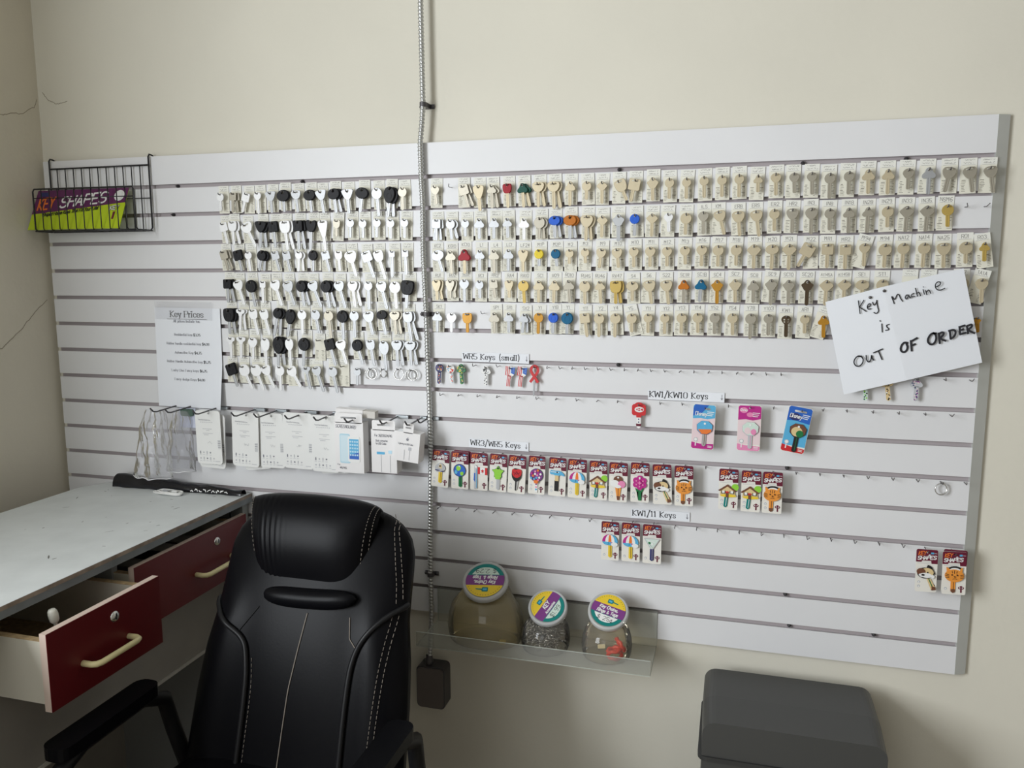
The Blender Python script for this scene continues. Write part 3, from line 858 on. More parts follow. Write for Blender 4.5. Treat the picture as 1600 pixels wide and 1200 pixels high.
def star(x, z, r, r2_, n=6, a0=90):
    return [(x + (r if i % 2 == 0 else r2_) * math.cos(R(a0 + 180 * i / n)), z + (r if i % 2 == 0 else r2_) * math.sin(R(a0 + 180 * i / n))) for i in range(2 * n)]


def umbrella():
    seg = []
    cols = ['mag', 'wht', 'org', 'wht', 'sky']
    for i, c in enumerate(cols):
        a, b = -19 + 7.6 * i, -11.4 + 7.6 * i
        seg.append(('p', c, [(0, -31), (a * 0.5, -33), (a * 0.82, -38.5), (a * 0.96, -44), (a, -50), (b, -50), (b * 0.96, -44), (b * 0.82, -38.5), (b * 0.5, -33)]))
    seg += [('p', 'sky', [(-18, -50), (-4, -50), (-3, -55), (-8, -58), (-14, -56)]), ('p', 'mag', [(2, -51), (10, -50.5), (14, -53), (4, -57)]), ('e', 'wht', 11, -55, 8, 5.5)]
    return [('e', 'sky', 0, -50, 18.8, 9)] + seg, blade_art('yel', 0, -50, -90, 8.5, 'brn')


def cat():
    h = [('e', 'blk', 1, -41, 15, 9), ('p', 'tig', [(-15, -46), (-16, -34), (-7, -40)]), ('p', 'tig', [(15, -46), (16, -34), (8, -40)]), ('e', 'wht', 1, -40, 10, 4.5), ('e', 'tig', 0, -53, 19, 14.5)]
    h += [('l', 'blk', [(0, -41), (0, -48)], 1.2), ('l', 'blk', [(-5, -42), (-4, -47)], 1), ('l', 'blk', [(5, -42), (4, -47)], 1)]
    for s in (-1, 1):
        h += [('l', 'blk', [(s * 18, -49 - k * 4), (s * 11, -51 - k * 3)], 1.1) for k in range(3)]
        h += [('e', 'blk', s * 5, -51, 1.2, 1.6)]
    h += [('p', 'blk', [(-1.6, -54), (1.6, -54), (0, -56.5)]), ('l', 'blk', [(-4, -60), (0, -58), (4, -60)], 0.9)]
    return h, blade_art('tig', -2, -66, -92, 9, 'blk') + [('p', 'brn', [(-6.5, -84), (2.5, -84), (2, -90), (-2, -93), (-6, -90)])]


def house():
    h = [('c', 'lim', 15, -42, 8), ('p', 'brn', [(-23, -51), (-2, -36), (19, -51), (15, -53), (-2, -41), (-19, -53)]), ('p', 'tan', [(-17, -52), (-2, -41), (14, -52), (16, -62), (-19, -62)]), ('e', 'yel', 0, -62.5, 18, 3.5)]
    h += [('p', 'wht', [(x - 3, -51), (x + 3, -51), (x + 3, -57), (x - 3, -57)]) for x in (-11, 8)] + [('l', 'blk', [(x - 4, -51), (x - 4, -57), (x + 4, -57), (x + 4, -51)], 1.3) for x in (-11, 8)]
    h += [('p', 'brn', [(-5.5, -53), (0.5, -53), (0.5, -66), (-5.5, -66)]), ('e', 'red', -2.5, -54, 4, 2)]
    return h, blade_art('tea', -4, -66, -91, 8, 'wht', -2)


def dog():
    h = [('p', 'blk', [(-4, -50), (2, -34), (10, -38), (18, -55), (10, -54), (4, -44)]), ('e', 'blk', -2, -53, 17, 12.5), ('e', 'tan', 1, -51, 13, 10), ('e', 'brn', -11, -50, 9, 7.5), ('e', 'wht', -2, -58, 12.5, 6), ('e', 'wht', 10, -60, 6, 4.5)]
    h += [('e', 'blk', -7, -57, 3.4, 2.2), ('c', 'blk', 2, -51, 1.4), ('c', 'wht', -13, -57, 2.5), ('l', 'blk', [(-10, -62), (0, -64), (9, -62)], 0.9)]
    return h, [('p', 'tan', [(0, -64), (9, -66), (19, -86), (10, -90)]), ('l', 'grn', [(5, -66), (14, -86)], 2), ('p', 'brn', [(11, -82), (19, -84), (20, -90), (12, -92)])]


def wrench():
    h = [('e', 'gry', 0, -46, 14, 11), ('c', 'sil', 0, -44, 11), ('p', 'tan', [(-4, -44), (0, -34), (5, -40), (4, -49)]), ('c', 'blk', 0, -41, 2.4), ('l', 'nav', [(-12, -52), (10, -54)], 3), ('l', 'sil', [(-9, -56), (12, -50)], 2)]
    return h, blade_art('yel', 1, -56, -86, 9, 'brn')


def globe():
    h = [('c', 'nav', 0, -48, 16.5), ('c', 'blu', 1, -48, 15), ('p', 'lim', sm([(-10, -40), (-2, -34), (5, -39), (2, -48), (-6, -50)], 2)), ('p', 'lim', sm([(2, -52), (10, -50), (12, -57), (6, -62), (2, -58)], 2)), ('e', 'sky', -9, -53, 4, 5), ('c', 'wht', 0, -37, 1.8)]
    return h, blade_art('grn', 2, -62, -92, 9, 'blk')


def flag_tower():
    h = [('p', 'wht', [(-2, -36), (23, -37), (23, -55), (-2, -54)]), ('p', 'red', [(-2, -36), (4, -36.3), (4, -54.2), (-2, -54)]), ('p', 'red', [(17, -36.8), (23, -37), (23, -55), (17, -54.8)]), ('p', 'red', star(10.5, -45.5, 5, 2.2, 5)), ('l', 'red', [(10.5, -48), (10.5, -51)], 1)]
    return h, [('p', 'gry', [(-12, -34), (-7, -32), (-3, -36), (-3, -92), (-12, -94)]), ('c', 'wht', -7.5, -36, 3), ('p', 'blu', [(-12, -52), (-9, -52), (-9, -76), (-13, -70)]), ('l', 'sky', [(-5.5, -42), (-5.5, -90)], 1.5)]


def star_fish():
    return [('p', 'grn', sm(star(0, -46, 18.5, 9, 5), 1)), ('p', 'lim', sm(star(0, -46, 17, 8.4, 5), 1)), ('c', 'blk', 0, -36, 2.6), ('p', 'lim', [(-9, -50), (9, -50), (6, -64), (-6, -64)])], blade_art('gry', 1, -62, -92, 9, 'sil')


def rose():
    return [('p', 'blk', sm([(-12, -32), (12, -34), (13, -54), (4, -66), (-5, -66), (-13, -54)], 1)), ('p', 'red', sm([(-12, -33), (-3, -36), (6, -33), (13, -36), (12, -50), (0, -58), (-12, -50)], 1)), ('l', 'mar', [(-9, -42), (0, -47), (9, -42)], 1.2), ('l', 'mar', [(-6, -50), (0, -40), (7, -50)], 1)], [('p', 'blk', [(-3, -64), (1, -64), (0, -90), (-3, -88)]), ('p', 'sil', [(1, -62), (6, -62), (3, -86), (0.5, -86)])]


def dotted():
    h = [('c', 'nav', 0, -48, 16.8), ('c', 'vio', 0, -48, 15.8)]
    cols = ['pnk', 'wht', 'sky', 'mag', 'org', 'wht', 'pnk', 'sky', 'wht', 'mag', 'pnk', 'org', 'sky']
    for i, c in enumerate(cols):
        a, r = i * 137.5, 4.0 * math.sqrt(i + 0.3)
        h.append(('c', c, r * math.cos(R(a)), -48 + r * math.sin(R(a)), 2.7))
    h.append(('p', 'org', [(-6, -60), (6, -60), (4, -68), (-4, -68)]))
    return h, [('p', 'wht', [(-4, -66), (4, -66), (3.5, -92), (-3, -92)])] + [('c', c, 0, z, 2.2) for c, z in (('vio', -71), ('pnk', -78), ('sky', -84))]


def hammer():
    return [('p', 'sky', sm([(-18, -32), (-8, -33), (6, -32), (16, -37), (20, -46), (8, -42), (4, -46), (-5, -46), (-8, -42), (-18, -43)], 1)), ('l', 'wht', [(-16, -36), (4, -36)], 1.6), ('c', 'blk', 0, -36, 1.8), ('p', 'tan', [(-5, -44), (4, -44), (4, -58), (-5, -58)])], [('p', 'blk', [(-6, -57), (4, -57), (4, -84), (-6, -84)])]


def icecream():
    return [('e', 'brn', 0, -42, 11, 10), ('c', 'wht', 0, -36, 2.2), ('e', 'wht', -8, -51, 11, 8.5), ('e', 'pnk', 9, -52, 9, 8.5), ('e', 'wht', 0, -58, 8, 4)], [('p', 'tig', [(-7, -60), (8, -60), (4, -92), (-1, -92)]), ('l', 'brn', [(1, -62), (1, -88)], 1.3), ('p', 'brn', [(-2.5, -82), (5, -82), (3.5, -92), (-0.5, -92)])]


def flower():
    h = []
    for i in range(6):
        h.append(('c', 'mag', 10.5 * math.cos(R(60 * i + 30)), -48 + 10.5 * math.sin(R(60 * i + 30)), 7))
    for i in range(6):
        h.append(('e', 'pnk', 9 * math.cos(R(60 * i + 30)), -48 + 9 * math.sin(R(60 * i + 30)), 2, 2))
    h += [('c', 'wht', 0, -36, 2.2), ('c', 'mag', 0, -48, 5), ('p', 'pnk', star(0, -48, 6, 2, 4))]
    return h, [('p', 'grn', [(-11, -62), (-3, -66), (-3, -92), (4, -92), (4, -66), (11, -60), (6, -72), (0, -66), (-7, -72)])]


def martini():
    return [('p', 'gry', [(-19, -34), (19, -34), (3, -60), (-3, -60)]), ('p', 'mnt', [(-16, -35.5), (16, -35.5), (2.5, -58), (-2.5, -58)]), ('l', 'wht', [(-10, -38), (6, -42)], 1.5), ('e', 'grn', -6, -45, 3.2, 2.6), ('c', 'wht', 1, -47, 2.2), ('l', 'gry', [(-8, -46), (2, -56)], 0.8)], blade_art('nav', 0, -60, -90, 9, 'sil')


def package(design, x, z, ang, w, label, group, layers=1, y=-0.032, icons=1, tab=2):
    """Carded novelty key: backing card, printed header, lettering, key (head, blade)."""
    root = thing('key_package', label, 'packaged key', (x / 1000, y, z / 1000), (0, R(-ang), 0), group)
    hw, ht = w / 2000, 0.097
    b = MB()
    hang = circ(0.001, -0.0065, 0.0022, 10)
    b.prism(rrect(-hw, hw, -ht, 0, 0.0035), -0.0005, 0.0005, BLISTER_CARD, 'y', [hang])
    b.build('backing_card', root)
    h = MB()
    h.prism([(-hw, -0.029), (-hw, -0.0035), (-hw + 0.001, -0.001), (-hw + 0.0035, 0), (hw - 0.0035, 0), (hw - 0.001, -0.001), (hw, -0.0035), (hw, -0.032), (hw - 0.012, -0.032), (hw - 0.013, -0.0255), (-hw + 0.012, -0.0255), (-hw + 0.011, -0.029)], -0.0008, -0.00045, PC['mar'], 'y', [hang])
    hd = h.build('header_print', root)
    t = MB()
    fr = face_frame(-hw + 0.0045, -0.0135, -0.0011, R(4))
    t.text('KEY', PC['org'], fr, 0.0085, 0.17, shear=0.25, track=0.5, wid=0.75)
    t.text('SHAPES', PC['wht'], face_frame(-hw + 0.003, -0.0240, -0.0011, R(4)), 0.0078, 0.22, shear=0.25, track=0.85, wid=1.0)
    t.prism(circ(0.005, -0.0125, 0.0022, 10), -0.0011, -0.0008, PC['gry'], 'y')
    t.prism(rrect(hw - 0.014, hw - 0.008, -0.010, -0.006, 0.0008, 2), -0.0011, -0.0008, PC['sky'], 'y')
    t.stroke([(hw - 0.007, -0.008), (hw - 0.002, -0.0082)], PC['gry'], lambda u, v: (u, -0.0011, v), 0.001)
    t.stroke([(-hw + 0.012, -0.0282), (hw - 0.014, -0.0284)], PC['gry'], lambda u, v: (u, -0.0011, v), 0.0008)
    t.stroke([(-hw + 0.003, -0.0318), (hw - 0.014, -0.032)], FAINT, lambda u, v: (u, -0.0006, v), 0.0009)
    t.build('lettering', hd)
    ic = MB()
    xi = w / 2 - 9
    art(ic, [('c', 'mar', xi - 3, -81.5, 2.8), ('c', 'mar', xi + 3, -81.5, 2.8), ('c', 'mar', xi, -79.5, 2.8), ('c', 'wht', xi - 2.6, -81, 1.2), ('c', 'wht', xi + 2.6, -81, 1.2), ('p', 'mar', [(xi - 1.5, -83), (xi + 1.5, -83), (xi + 1.5, -92), (xi - 1.5, -92)])], -0.0006, 0.0001)
    for i in range(icons):
        zz = -75 - 9.5 * i if icons > 1 else -84
        art(ic, [('c', 'gry', -w / 2 + 7.5, zz, 3), ('c', 'wht', -w / 2 + 7.5, zz - 0.5, 1.5)], -0.0006, 0.0001)
    ic.build('icon_print', root)
    head, blade = design()
    k = link('novelty_key', None, root, (0, -0.0035, 0))
    hm = MB()
    art(hm, head)
    hm.build('key_head', k)
    bm_ = MB()
    art(bm_, blade, 0.0008)
    bm_.build('key_blade', k)
    for i in range(1, layers):
        o = thing('key_package', label.replace('front ', '') + ', card behind the front one', 'packaged key', (x / 1000 + 0.004 * i, y + 0.009 * i, z / 1000 + 0.0015 * i), (0, R(-ang + 2), 0), group)
        link('backing_card', b.mesh('backing_card'), o)
        h2 = link('header_print', hd.data, o)
        k2 = link('novelty_key', None, o, (0, -0.0035, 0))
        link('key_head', bpy.data.objects[k.children[0].name].data, k2)
        link('key_blade', bpy.data.objects[k.children[1].name].data, k2)
    hh = MB().tube([(0, 0.002, 0), (0, y - 0.006, 0), (0, y - 0.010, 0.004)], 0.0011, HOOKM, 6)
    o = hh.build('wire_hook', None, (x / 1000 + 0.001, 0, z / 1000 - 0.0055))
    tag(o, 'wire hook holding the ' + label, 'hook', 'wire hooks holding carded keys')
    return root


G1, G2, G3 = 'carded novelty keys in the long line', 'carded novelty keys in the short line', 'carded novelty keys at the panel end'
package(wrench, 1218, 1074, -4, 46, 'carded wrench-shaped key with yellow blade, next to the conduit', G1, icons=2)
package(globe, 1268, 1073, -1, 46, 'front carded blue and green globe key', G1, 2, icons=2)
package(flag_tower, 1319, 1073, -1, 46, 'carded key with a red and white maple flag on a tower', G1, icons=0)
package(star_fish, 1371, 1073, -2.5, 45, 'carded lime green star-shaped key', G1, icons=2)
package(rose, 1420, 1072, -3, 45, 'carded red rose key with a black stem', G1, icons=2)
package(dotted, 1470, 1074, -2, 42, 'carded round key covered in pink, violet and blue blossoms', G1, icons=2)
package(hammer, 1522, 1073, -2, 43, 'carded blue claw hammer key with black handle', G1, icons=2)
package(umbrella, 1571, 1072, -1, 46, 'carded beach umbrella key in the long line of cards', G1, icons=2)
package(house, 1622, 1071, 0, 43, 'carded yellow house key in the long line, beside the ice cream', G1, icons=2)
package(icecream, 1671, 1070, -1, 44, 'carded ice cream cone key with pink and white scoops', G1, icons=2)
package(flower, 1722, 1073, 0, 44, 'carded pink flower key with green stem', G1, icons=2)
package(dog, 1773, 1072, 2, 44, 'carded black, brown and tan dog key in the long line', G1, icons=2)
package(cat, 1824, 1072, 1, 43, 'carded orange tiger cat key ending the long line of cards', G1, icons=2)
package(house, 1926, 1071, 0, 43, 'carded yellow house key, first of the separate group of three', G1, icons=2)
package(house, 1976, 1070, 0, 43, 'carded yellow house key, middle of the separate group of three', G1, icons=2)
package(cat, 2023, 1070, 0, 43, 'carded orange tiger cat key beside two house keys', G1, icons=2)
package(umbrella, 1653, 922, 0, 43, 'carded beach umbrella key, first of the short line below', G2)
package(umbrella, 1703, 923, 0, 44, 'carded beach umbrella key, middle of the short line below', G2)
package(martini, 1754, 923, 0, 44, 'carded cocktail glass key with pale green bowl', G2)
package(dog, 2351, 918, 1, 43, 'carded dog key at the panel end', G3, icons=2)
package(cat, 2405, 918, 2, 47, 'front carded orange tiger cat key at the panel edge', G3, 2)


def big_package(kind, x, z, ang, label):
    root = thing('key_package', label, 'packaged key', (x / 1000, -0.03, z / 1000), (0, R(-ang), 0), 'wide carded character-brand keys'.replace('character-brand ', ''))
    hw, ht = 0.0255, 0.105
    top, body, foot = {0: ('sky', 'pal', 'mag'), 1: ('mag', 'pal', 'pnk'), 2: ('blu', 'sky', 'red')}[kind]
    slot = rrect(-0.012, 0.014, -0.0125, -0.008, 0.002, 3) if kind != 1 else circ(0, -0.006, 0.002, 8)
    MB().prism(rrect(-hw, hw, -ht, 0, 0.004), -0.0005, 0.0005, BLISTER_CARD, 'y', [slot]).build('backing_card', root)
    p = MB()
    e = 0.0006
    wav = [(hw - e, -0.030 if kind != 2 else -0.036), (hw * 0.3, -0.034 if kind != 2 else -0.034), (-hw * 0.3, -0.032), (-hw + e, -0.034)]
    p.prism([(-hw + e, -0.004), (-hw + 0.004, -e), (hw - 0.004, -e), (hw - e, -0.004)] + wav, -0.0008, -0.0004, PC[top], 'y', [slot])
    if kind == 0:
        p.prism([(-hw + e, -0.010), (-hw + 0.004, -e), (hw * 0.4, -e), (-hw * 0.2, -0.02), (-hw + e, -0.028)], -0.0009, -0.0004, PC['blu'], 'y')
    p.prism(wav[::-1] + [(hw - e, -0.09), (-hw + e, -0.09)], -0.0007, -0.0004, PC[body], 'y')
    p.prism([(-hw + e, -0.089), (-hw * 0.2, -0.0925), (hw - e, -0.094 if kind else -0.091), (hw - e, -0.101), (hw - 0.004, -ht + e), (-hw + 0.004, -ht + e), (-hw + e, -0.101)], -0.0008, -0.0004, PC[foot], 'y')
    hd = p.build('printed_front', root)
    t = MB()
    if kind == 2:
        t.prism(circ(-0.009, -0.0235, 0.0125, 20, 0.0085), -0.0011, -0.0008, PC['nav'], 'y')
    if kind == 1:
        t.prism(circ(-0.013, -0.011, 0.009, 18, 0.0065), -0.0011, -0.0008, PC['pnk'], 'y')
        t.prism(circ(0.001, -0.021, 0.0075, 18, 0.0055), -0.0011, -0.0008, PC['pnk'], 'y')
    t.text('Disney', PC['wht'], face_frame(-0.02 if kind != 1 else -0.0205, -0.0255 if kind != 1 else -0.0125, -0.0013, R(-2)), 0.0085 if kind != 1 else 0.005, 0.16, track=0.9, wid=0.8, shear=0.1)
    for i in range(3):
        t.stroke([(0.007, -0.0165 - i * 0.004), (0.022 - i * 0.002, -0.0170 - i * 0.004)], PC['wht'], lambda u, v: (u, -0.0012, v), 0.0016)
    xk = -hw + 0.010
    art(t, [('c', 'gry', xk * 1000, -83, 5), ('c', 'wht', xk * 1000, -83, 3.4), ('p', 'wht', [(xk * 1000 - 1.2, -88), (xk * 1000 + 1.2, -88), (xk * 1000 + 1.2, -98), (xk * 1000 - 1.2, -98)])], -0.0009, 0.0001)
    for i in range(2):
        t.stroke([(0.012, -0.0965 - i * 0.003), (0.021, -0.0968 - i * 0.003)], PC['wht'], lambda u, v: (u, -0.0012, v), 0.0013)
    t.build('lettering', hd)
    k = link('novelty_key', None, root, (0.003, -0.0035, -0.004))
    hm = MB()
    bowp = lambda s: [(a * s, b * s - 34) for a, b in ((-8, 0), (8, 0), (18, -9), (17, -22), (7, -31), (-7, -31), (-17, -22), (-18, -9))]
    if kind == 0:
        art(hm, [('p', 'nav', bowp(1.0)), ('p', 'sky', bowp(0.96)), ('p', 'org', [(-15, -54), (16, -52), (15, -58), (6, -64), (-6, -64)]), ('c', 'wht', 0, -40, 2.4)])
        bl = blade_art('sil', 0, -64, -94, 9, 'brn')
    elif kind == 1:
        art(hm, [('p', 'gry', bowp(1.0)), ('p', 'mnt', bowp(0.95)), ('e', 'pal', -6, -54, 7, 8), ('e', 'pnk', 7, -56, 6, 7), ('c', 'wht', 0, -40, 2.4)])
        bl = blade_art('gry', 0, -64, -96, 9, 'pnk')
    else:
        art(hm, [('p', 'blk', bowp(1.0)), ('p', 'brn', bowp(0.95)), ('e', 'tan', -2, -52, 12, 11), ('e', 'grn', 5, -56, 8, 8), ('c', 'wht', 0, -40, 2.4)])
        bl = blade_art('blk', 0, -64, -100, 10, 'grn')
    hm.build('key_head', k)
    b2 = MB()
    art(b2, bl, 0.0008)
    b2.build('key_blade', k)
    hh = MB().tube([(0, 0.002, 0), (0, -0.037, 0), (0, -0.041, 0.004)], 0.0011, HOOKM, 6)
    tag(hh.build('wire_hook', None, (x / 1000 + 0.001, 0, z / 1000 - 0.009 if kind != 1 else z / 1000 - 0.005)), 'wire hook holding the ' + label, 'hook', 'wire hooks holding carded keys')


big_package(0, 1867, 1219, -2, 'carded key on a blue-topped pink card')
big_package(1, 1967, 1221, -0.5, 'carded pastel key on a magenta-topped pink card')
big_package(2, 2077, 1222, -9, 'tilted carded key on an all-blue card')

# ------------------------------------------------------------------ loose patterned keys
def deco_key(x, z, ang, ln, w, label, sh, base, spots, seed, blade=None, thick=0.0026):
    root = thing('house_key', label, 'key', (x / 1000, -0.0125, z / 1000), (0, R(-ang), 0), 'loose patterned house keys')
    rr = random.Random(seed)
    s = w / 1000
    hm = MB()
    out = [(a * s, b * s) for a, b in BOW[sh]]
    hm.prism(out, -thick / 2, thick / 2, PC[base], 'y', [circ(0, -0.2 * s, 0.0022, 8)], 0.04)
    hgt = BOWH[sh] * s
    for i in range(16):
        a, r = rr.uniform(0, 6.28), s * 0.38 * math.sqrt(rr.random())
        cx, cz = r * math.cos(a), -hgt * 0.5 + r * math.sin(a) * hgt / s
        if abs(cx) < 0.004 and cz > -0.27 * s:
            continue
        hm.prism(circ(cx, cz, rr.uniform(0.0012, 0.0026), 7, rr.uniform(0.001, 0.002)), -thick / 2 - 0.0003 - i * 0.00002, -thick / 2 + 0.0002, PC[spots[i % len(spots)]], 'y')
    hm.build('bow', root)
    bl = MB()
    L = ln / 1000
    bl.prism([(-0.0043, -hgt * 0.9), (0.0043, -hgt * 0.9), (0.0043, -L + 0.003), (0.0015, -L), (-0.002, -L), (-0.0043, -L + 0.003)], -thick / 2, thick / 2, PC[blade or base], 'y')
    for i in range(12):
        bl.prism(circ(rr.uniform(-0.003, 0.003), -hgt - (L - hgt) * (i + 0.3) / 12.5, rr.uniform(0.001, 0.0018), 6), -thick / 2 - 0.0003 - i * 0.00002, -thick / 2 + 0.0002, PC[spots[(i + 1) % len(spots)]], 'y')
    bl.build('blade', root)
    o = link('wire_hook', hook_me, None, (x / 1000, 0, z / 1000 - 0.2 * s))
    tag(o, 'small wire hook through the ' + label, 'hook', 'wire hooks holding patterned keys')
    return root


deco_key(1209, 1293, -3, 51, 22, 'navy, orange and yellow patterned key next to the conduit', 'o', 'nav', ['org', 'pur', 'tan', 'blk'], 1)
deco_key(1237, 1292, 5, 48, 23, 'white key splashed with red and orange', 'o', 'wht', ['red', 'org', 'sky', 'gry', 'red'], 2)
deco_key(1266, 1294, 3, 51, 25, 'green and yellow patterned key', 'c', 'grn', ['lim', 'yel', 'tan', 'blk'], 3, thick=0.004)
deco_key(1333, 1292, -2, 50, 25, 'black and white zebra patterned key', 'c', 'wht', ['blk', 'gry', 'blk'], 4)
deco_key(2207, 1293, 4, 53, 25, 'green spotted key tip under the notice paper', 'c', 'mnt', ['grn', 'blk', 'lim'], 5)
deco_key(2250, 1294, 8, 53, 25, 'leopard spotted key under the notice paper', 'c', 'tan', ['blk', 'brn', 'wht', 'blk'], 6)
deco_key(2311, 1294, 0, 51, 25, 'purple and grey checked key under the notice paper', 'c', 'gry', ['vio', 'nav', 'pal'], 7)


def flag_key(x, z, ang, label):
    root = thing('house_key', label, 'key', (x / 1000, -0.0125, z / 1000), (0, R(-ang), 0), 'striped flag keys')
    h = MB()
    s = 0.025
    out = sm([(-0.42, 0.04), (0.1, -0.05), (0.5, 0.02), (0.5, -0.8), (0.22, -1.02), (-0.2, -1.0), (-0.48, -0.7)], 1)
    h.prism([(a * s, b * s) for a, b in out], -0.0013, 0.0013, PC['wht'], 'y', [circ(0, -0.2 * s, 0.002, 8)])
    for i in range(3):
        xx = -0.0105 + i * 0.0042
        h.stroke([(xx, -0.001), (xx + 0.001, -0.012), (xx + 0.0005, -0.023)], PC['red'], lambda u, v: (u, -0.0016, v), 0.0021)
    h.prism([(0.002, -0.003), (0.0125, -0.001), (0.0125, -0.019), (0.003, -0.016)], -0.0017, -0.001, PC['blu'], 'y')
    for i in range(6):
        h.prism(circ(0.005 + (i % 2) * 0.004, -0.005 - (i // 2) * 0.004, 0.0006, 5), -0.0019, -0.0016, PC['wht'], 'y')
    h.build('bow', root)
    b = MB()
    b.prism([(-0.005, -0.023), (0.005, -0.023), (0.004, -0.049), (0, -0.053), (-0.005, -0.050)], -0.0013, 0.0013, PC['wht'], 'y')
    for xx in (-0.0035, 0.0, 0.0035):
        b.stroke([(xx, -0.023), (xx - 0.0006, -0.036), (xx, -0.050)], PC['red'], lambda u, v: (u, -0.0016, v), 0.0018)
    b.build('blade', root)
    tag(link('wire_hook', hook_me, None, (x / 1000, 0, z / 1000 - 0.005)), 'small wire hook through the ' + label, 'hook', 'wire hooks holding patterned keys')


flag_key(1396, 1292, -7, 'stars and stripes key beside the zebra key')
flag_key(1427, 1292, -8, 'stars and stripes key beside the red ribbon key')
rb = thing('house_key', 'red awareness ribbon key with plain silver blade', 'key', (1.458, -0.0125, 1.296), (0, R(2), 0))
h = MB()
pth = [(-0.010, -0.042), (-0.002, -0.030), (0.008, -0.017), (0.0095, -0.009), (0.005, -0.0025), (0, -0.001), (-0.005, -0.0025), (-0.0095, -0.009), (-0.008, -0.017), (0.002, -0.030), (0.010, -0.042)]
q = chaikin(pth, 2)
for i in range(len(q) - 1):
    (ax, az), (bx, bz) = q[i], q[i + 1]
    L = math.hypot(bx - ax, bz - az)
    nx, nz = -(bz - az) / L * 0.0032, (bx - ax) / L * 0.0032
    h.prism([(ax + nx, az + nz), (ax - nx, az - nz), (bx - nx, bz - nz), (bx + nx, bz + nz)], -0.0016 - 0.00003 * i, 0.0012, PC['red'], 'y')
h.build('bow', rb)
link('blade', blade_mesh('s'), rb, (0, 0, -0.030), None, (0.55, 1, 0.046))
tag(link('wire_hook', hook_me, None, (1.458, 0, 1.2915)), 'small wire hook through the red ribbon key', 'hook')
ck = thing('house_key', 'red hockey team key with a white oval emblem and banded blade', 'key', (1.714, -0.0125, 1.2145), (0, 0, 0))
h = MB()
s = 0.037
h.prism([(a * s, b * s * 0.82) for a, b in BOW['c']] and rrect(-0.0165, 0.0165, -0.031, -0.004, 0.006), -0.0015, 0.0015, PC['red'], 'y')
h.prism(circ(0, -0.005, 0.010, 14, 0.0055), -0.0016, 0.0014, PC['red'], 'y')
h.prism(circ(0.001, -0.0165, 0.011, 20, 0.0068), -0.0020, -0.0014, PC['wht'], 'y', [circ(0.001, -0.0165, 0.0098, 20, 0.0056)])
em = face_frame(0.001, -0.0165, -0.0021)
h.stroke([(0.0085 * math.cos(R(a)), 0.0044 * math.sin(R(a))) for a in range(40, 330, 20)], PC['wht'], em, 0.0022)
h.stroke([(-0.003, -0.0024), (-0.003, 0.0024)], PC['wht'], em, 0.0016)
h.stroke([(0.0028, -0.0024), (0.0028, 0.0024)], PC['wht'], em, 0.0016)
h.stroke([(-0.003, 0), (0.0028, 0)], PC['wht'], em, 0.0014)
h.build('bow', ck)
b = MB()
b.prism([(-0.005, -0.030), (0.005, -0.030), (0.0045, -0.060), (0, -0.0625), (-0.0045, -0.060)], -0.0013, 0.0013, PC['wht'], 'y')
for z0, z1, c in ((-0.030, -0.036, 'red'), (-0.051, -0.057, 'mar')):
    b.prism([(-0.0062, z0), (0.0062, z0), (0.0055, z1), (-0.0055, z1)], -0.0016, 0.0014, PC[c], 'y')
for z0 in (-0.040, -0.047):
    b.prism(circ(0, z0, 0.0016, 8), -0.0017, -0.001, PC['nav'], 'y')
b.build('blade', ck)
tag(link('wire_hook', hook_me, None, (1.714, 0, 1.2085)), 'small wire hook through the red hockey team key', 'hook')
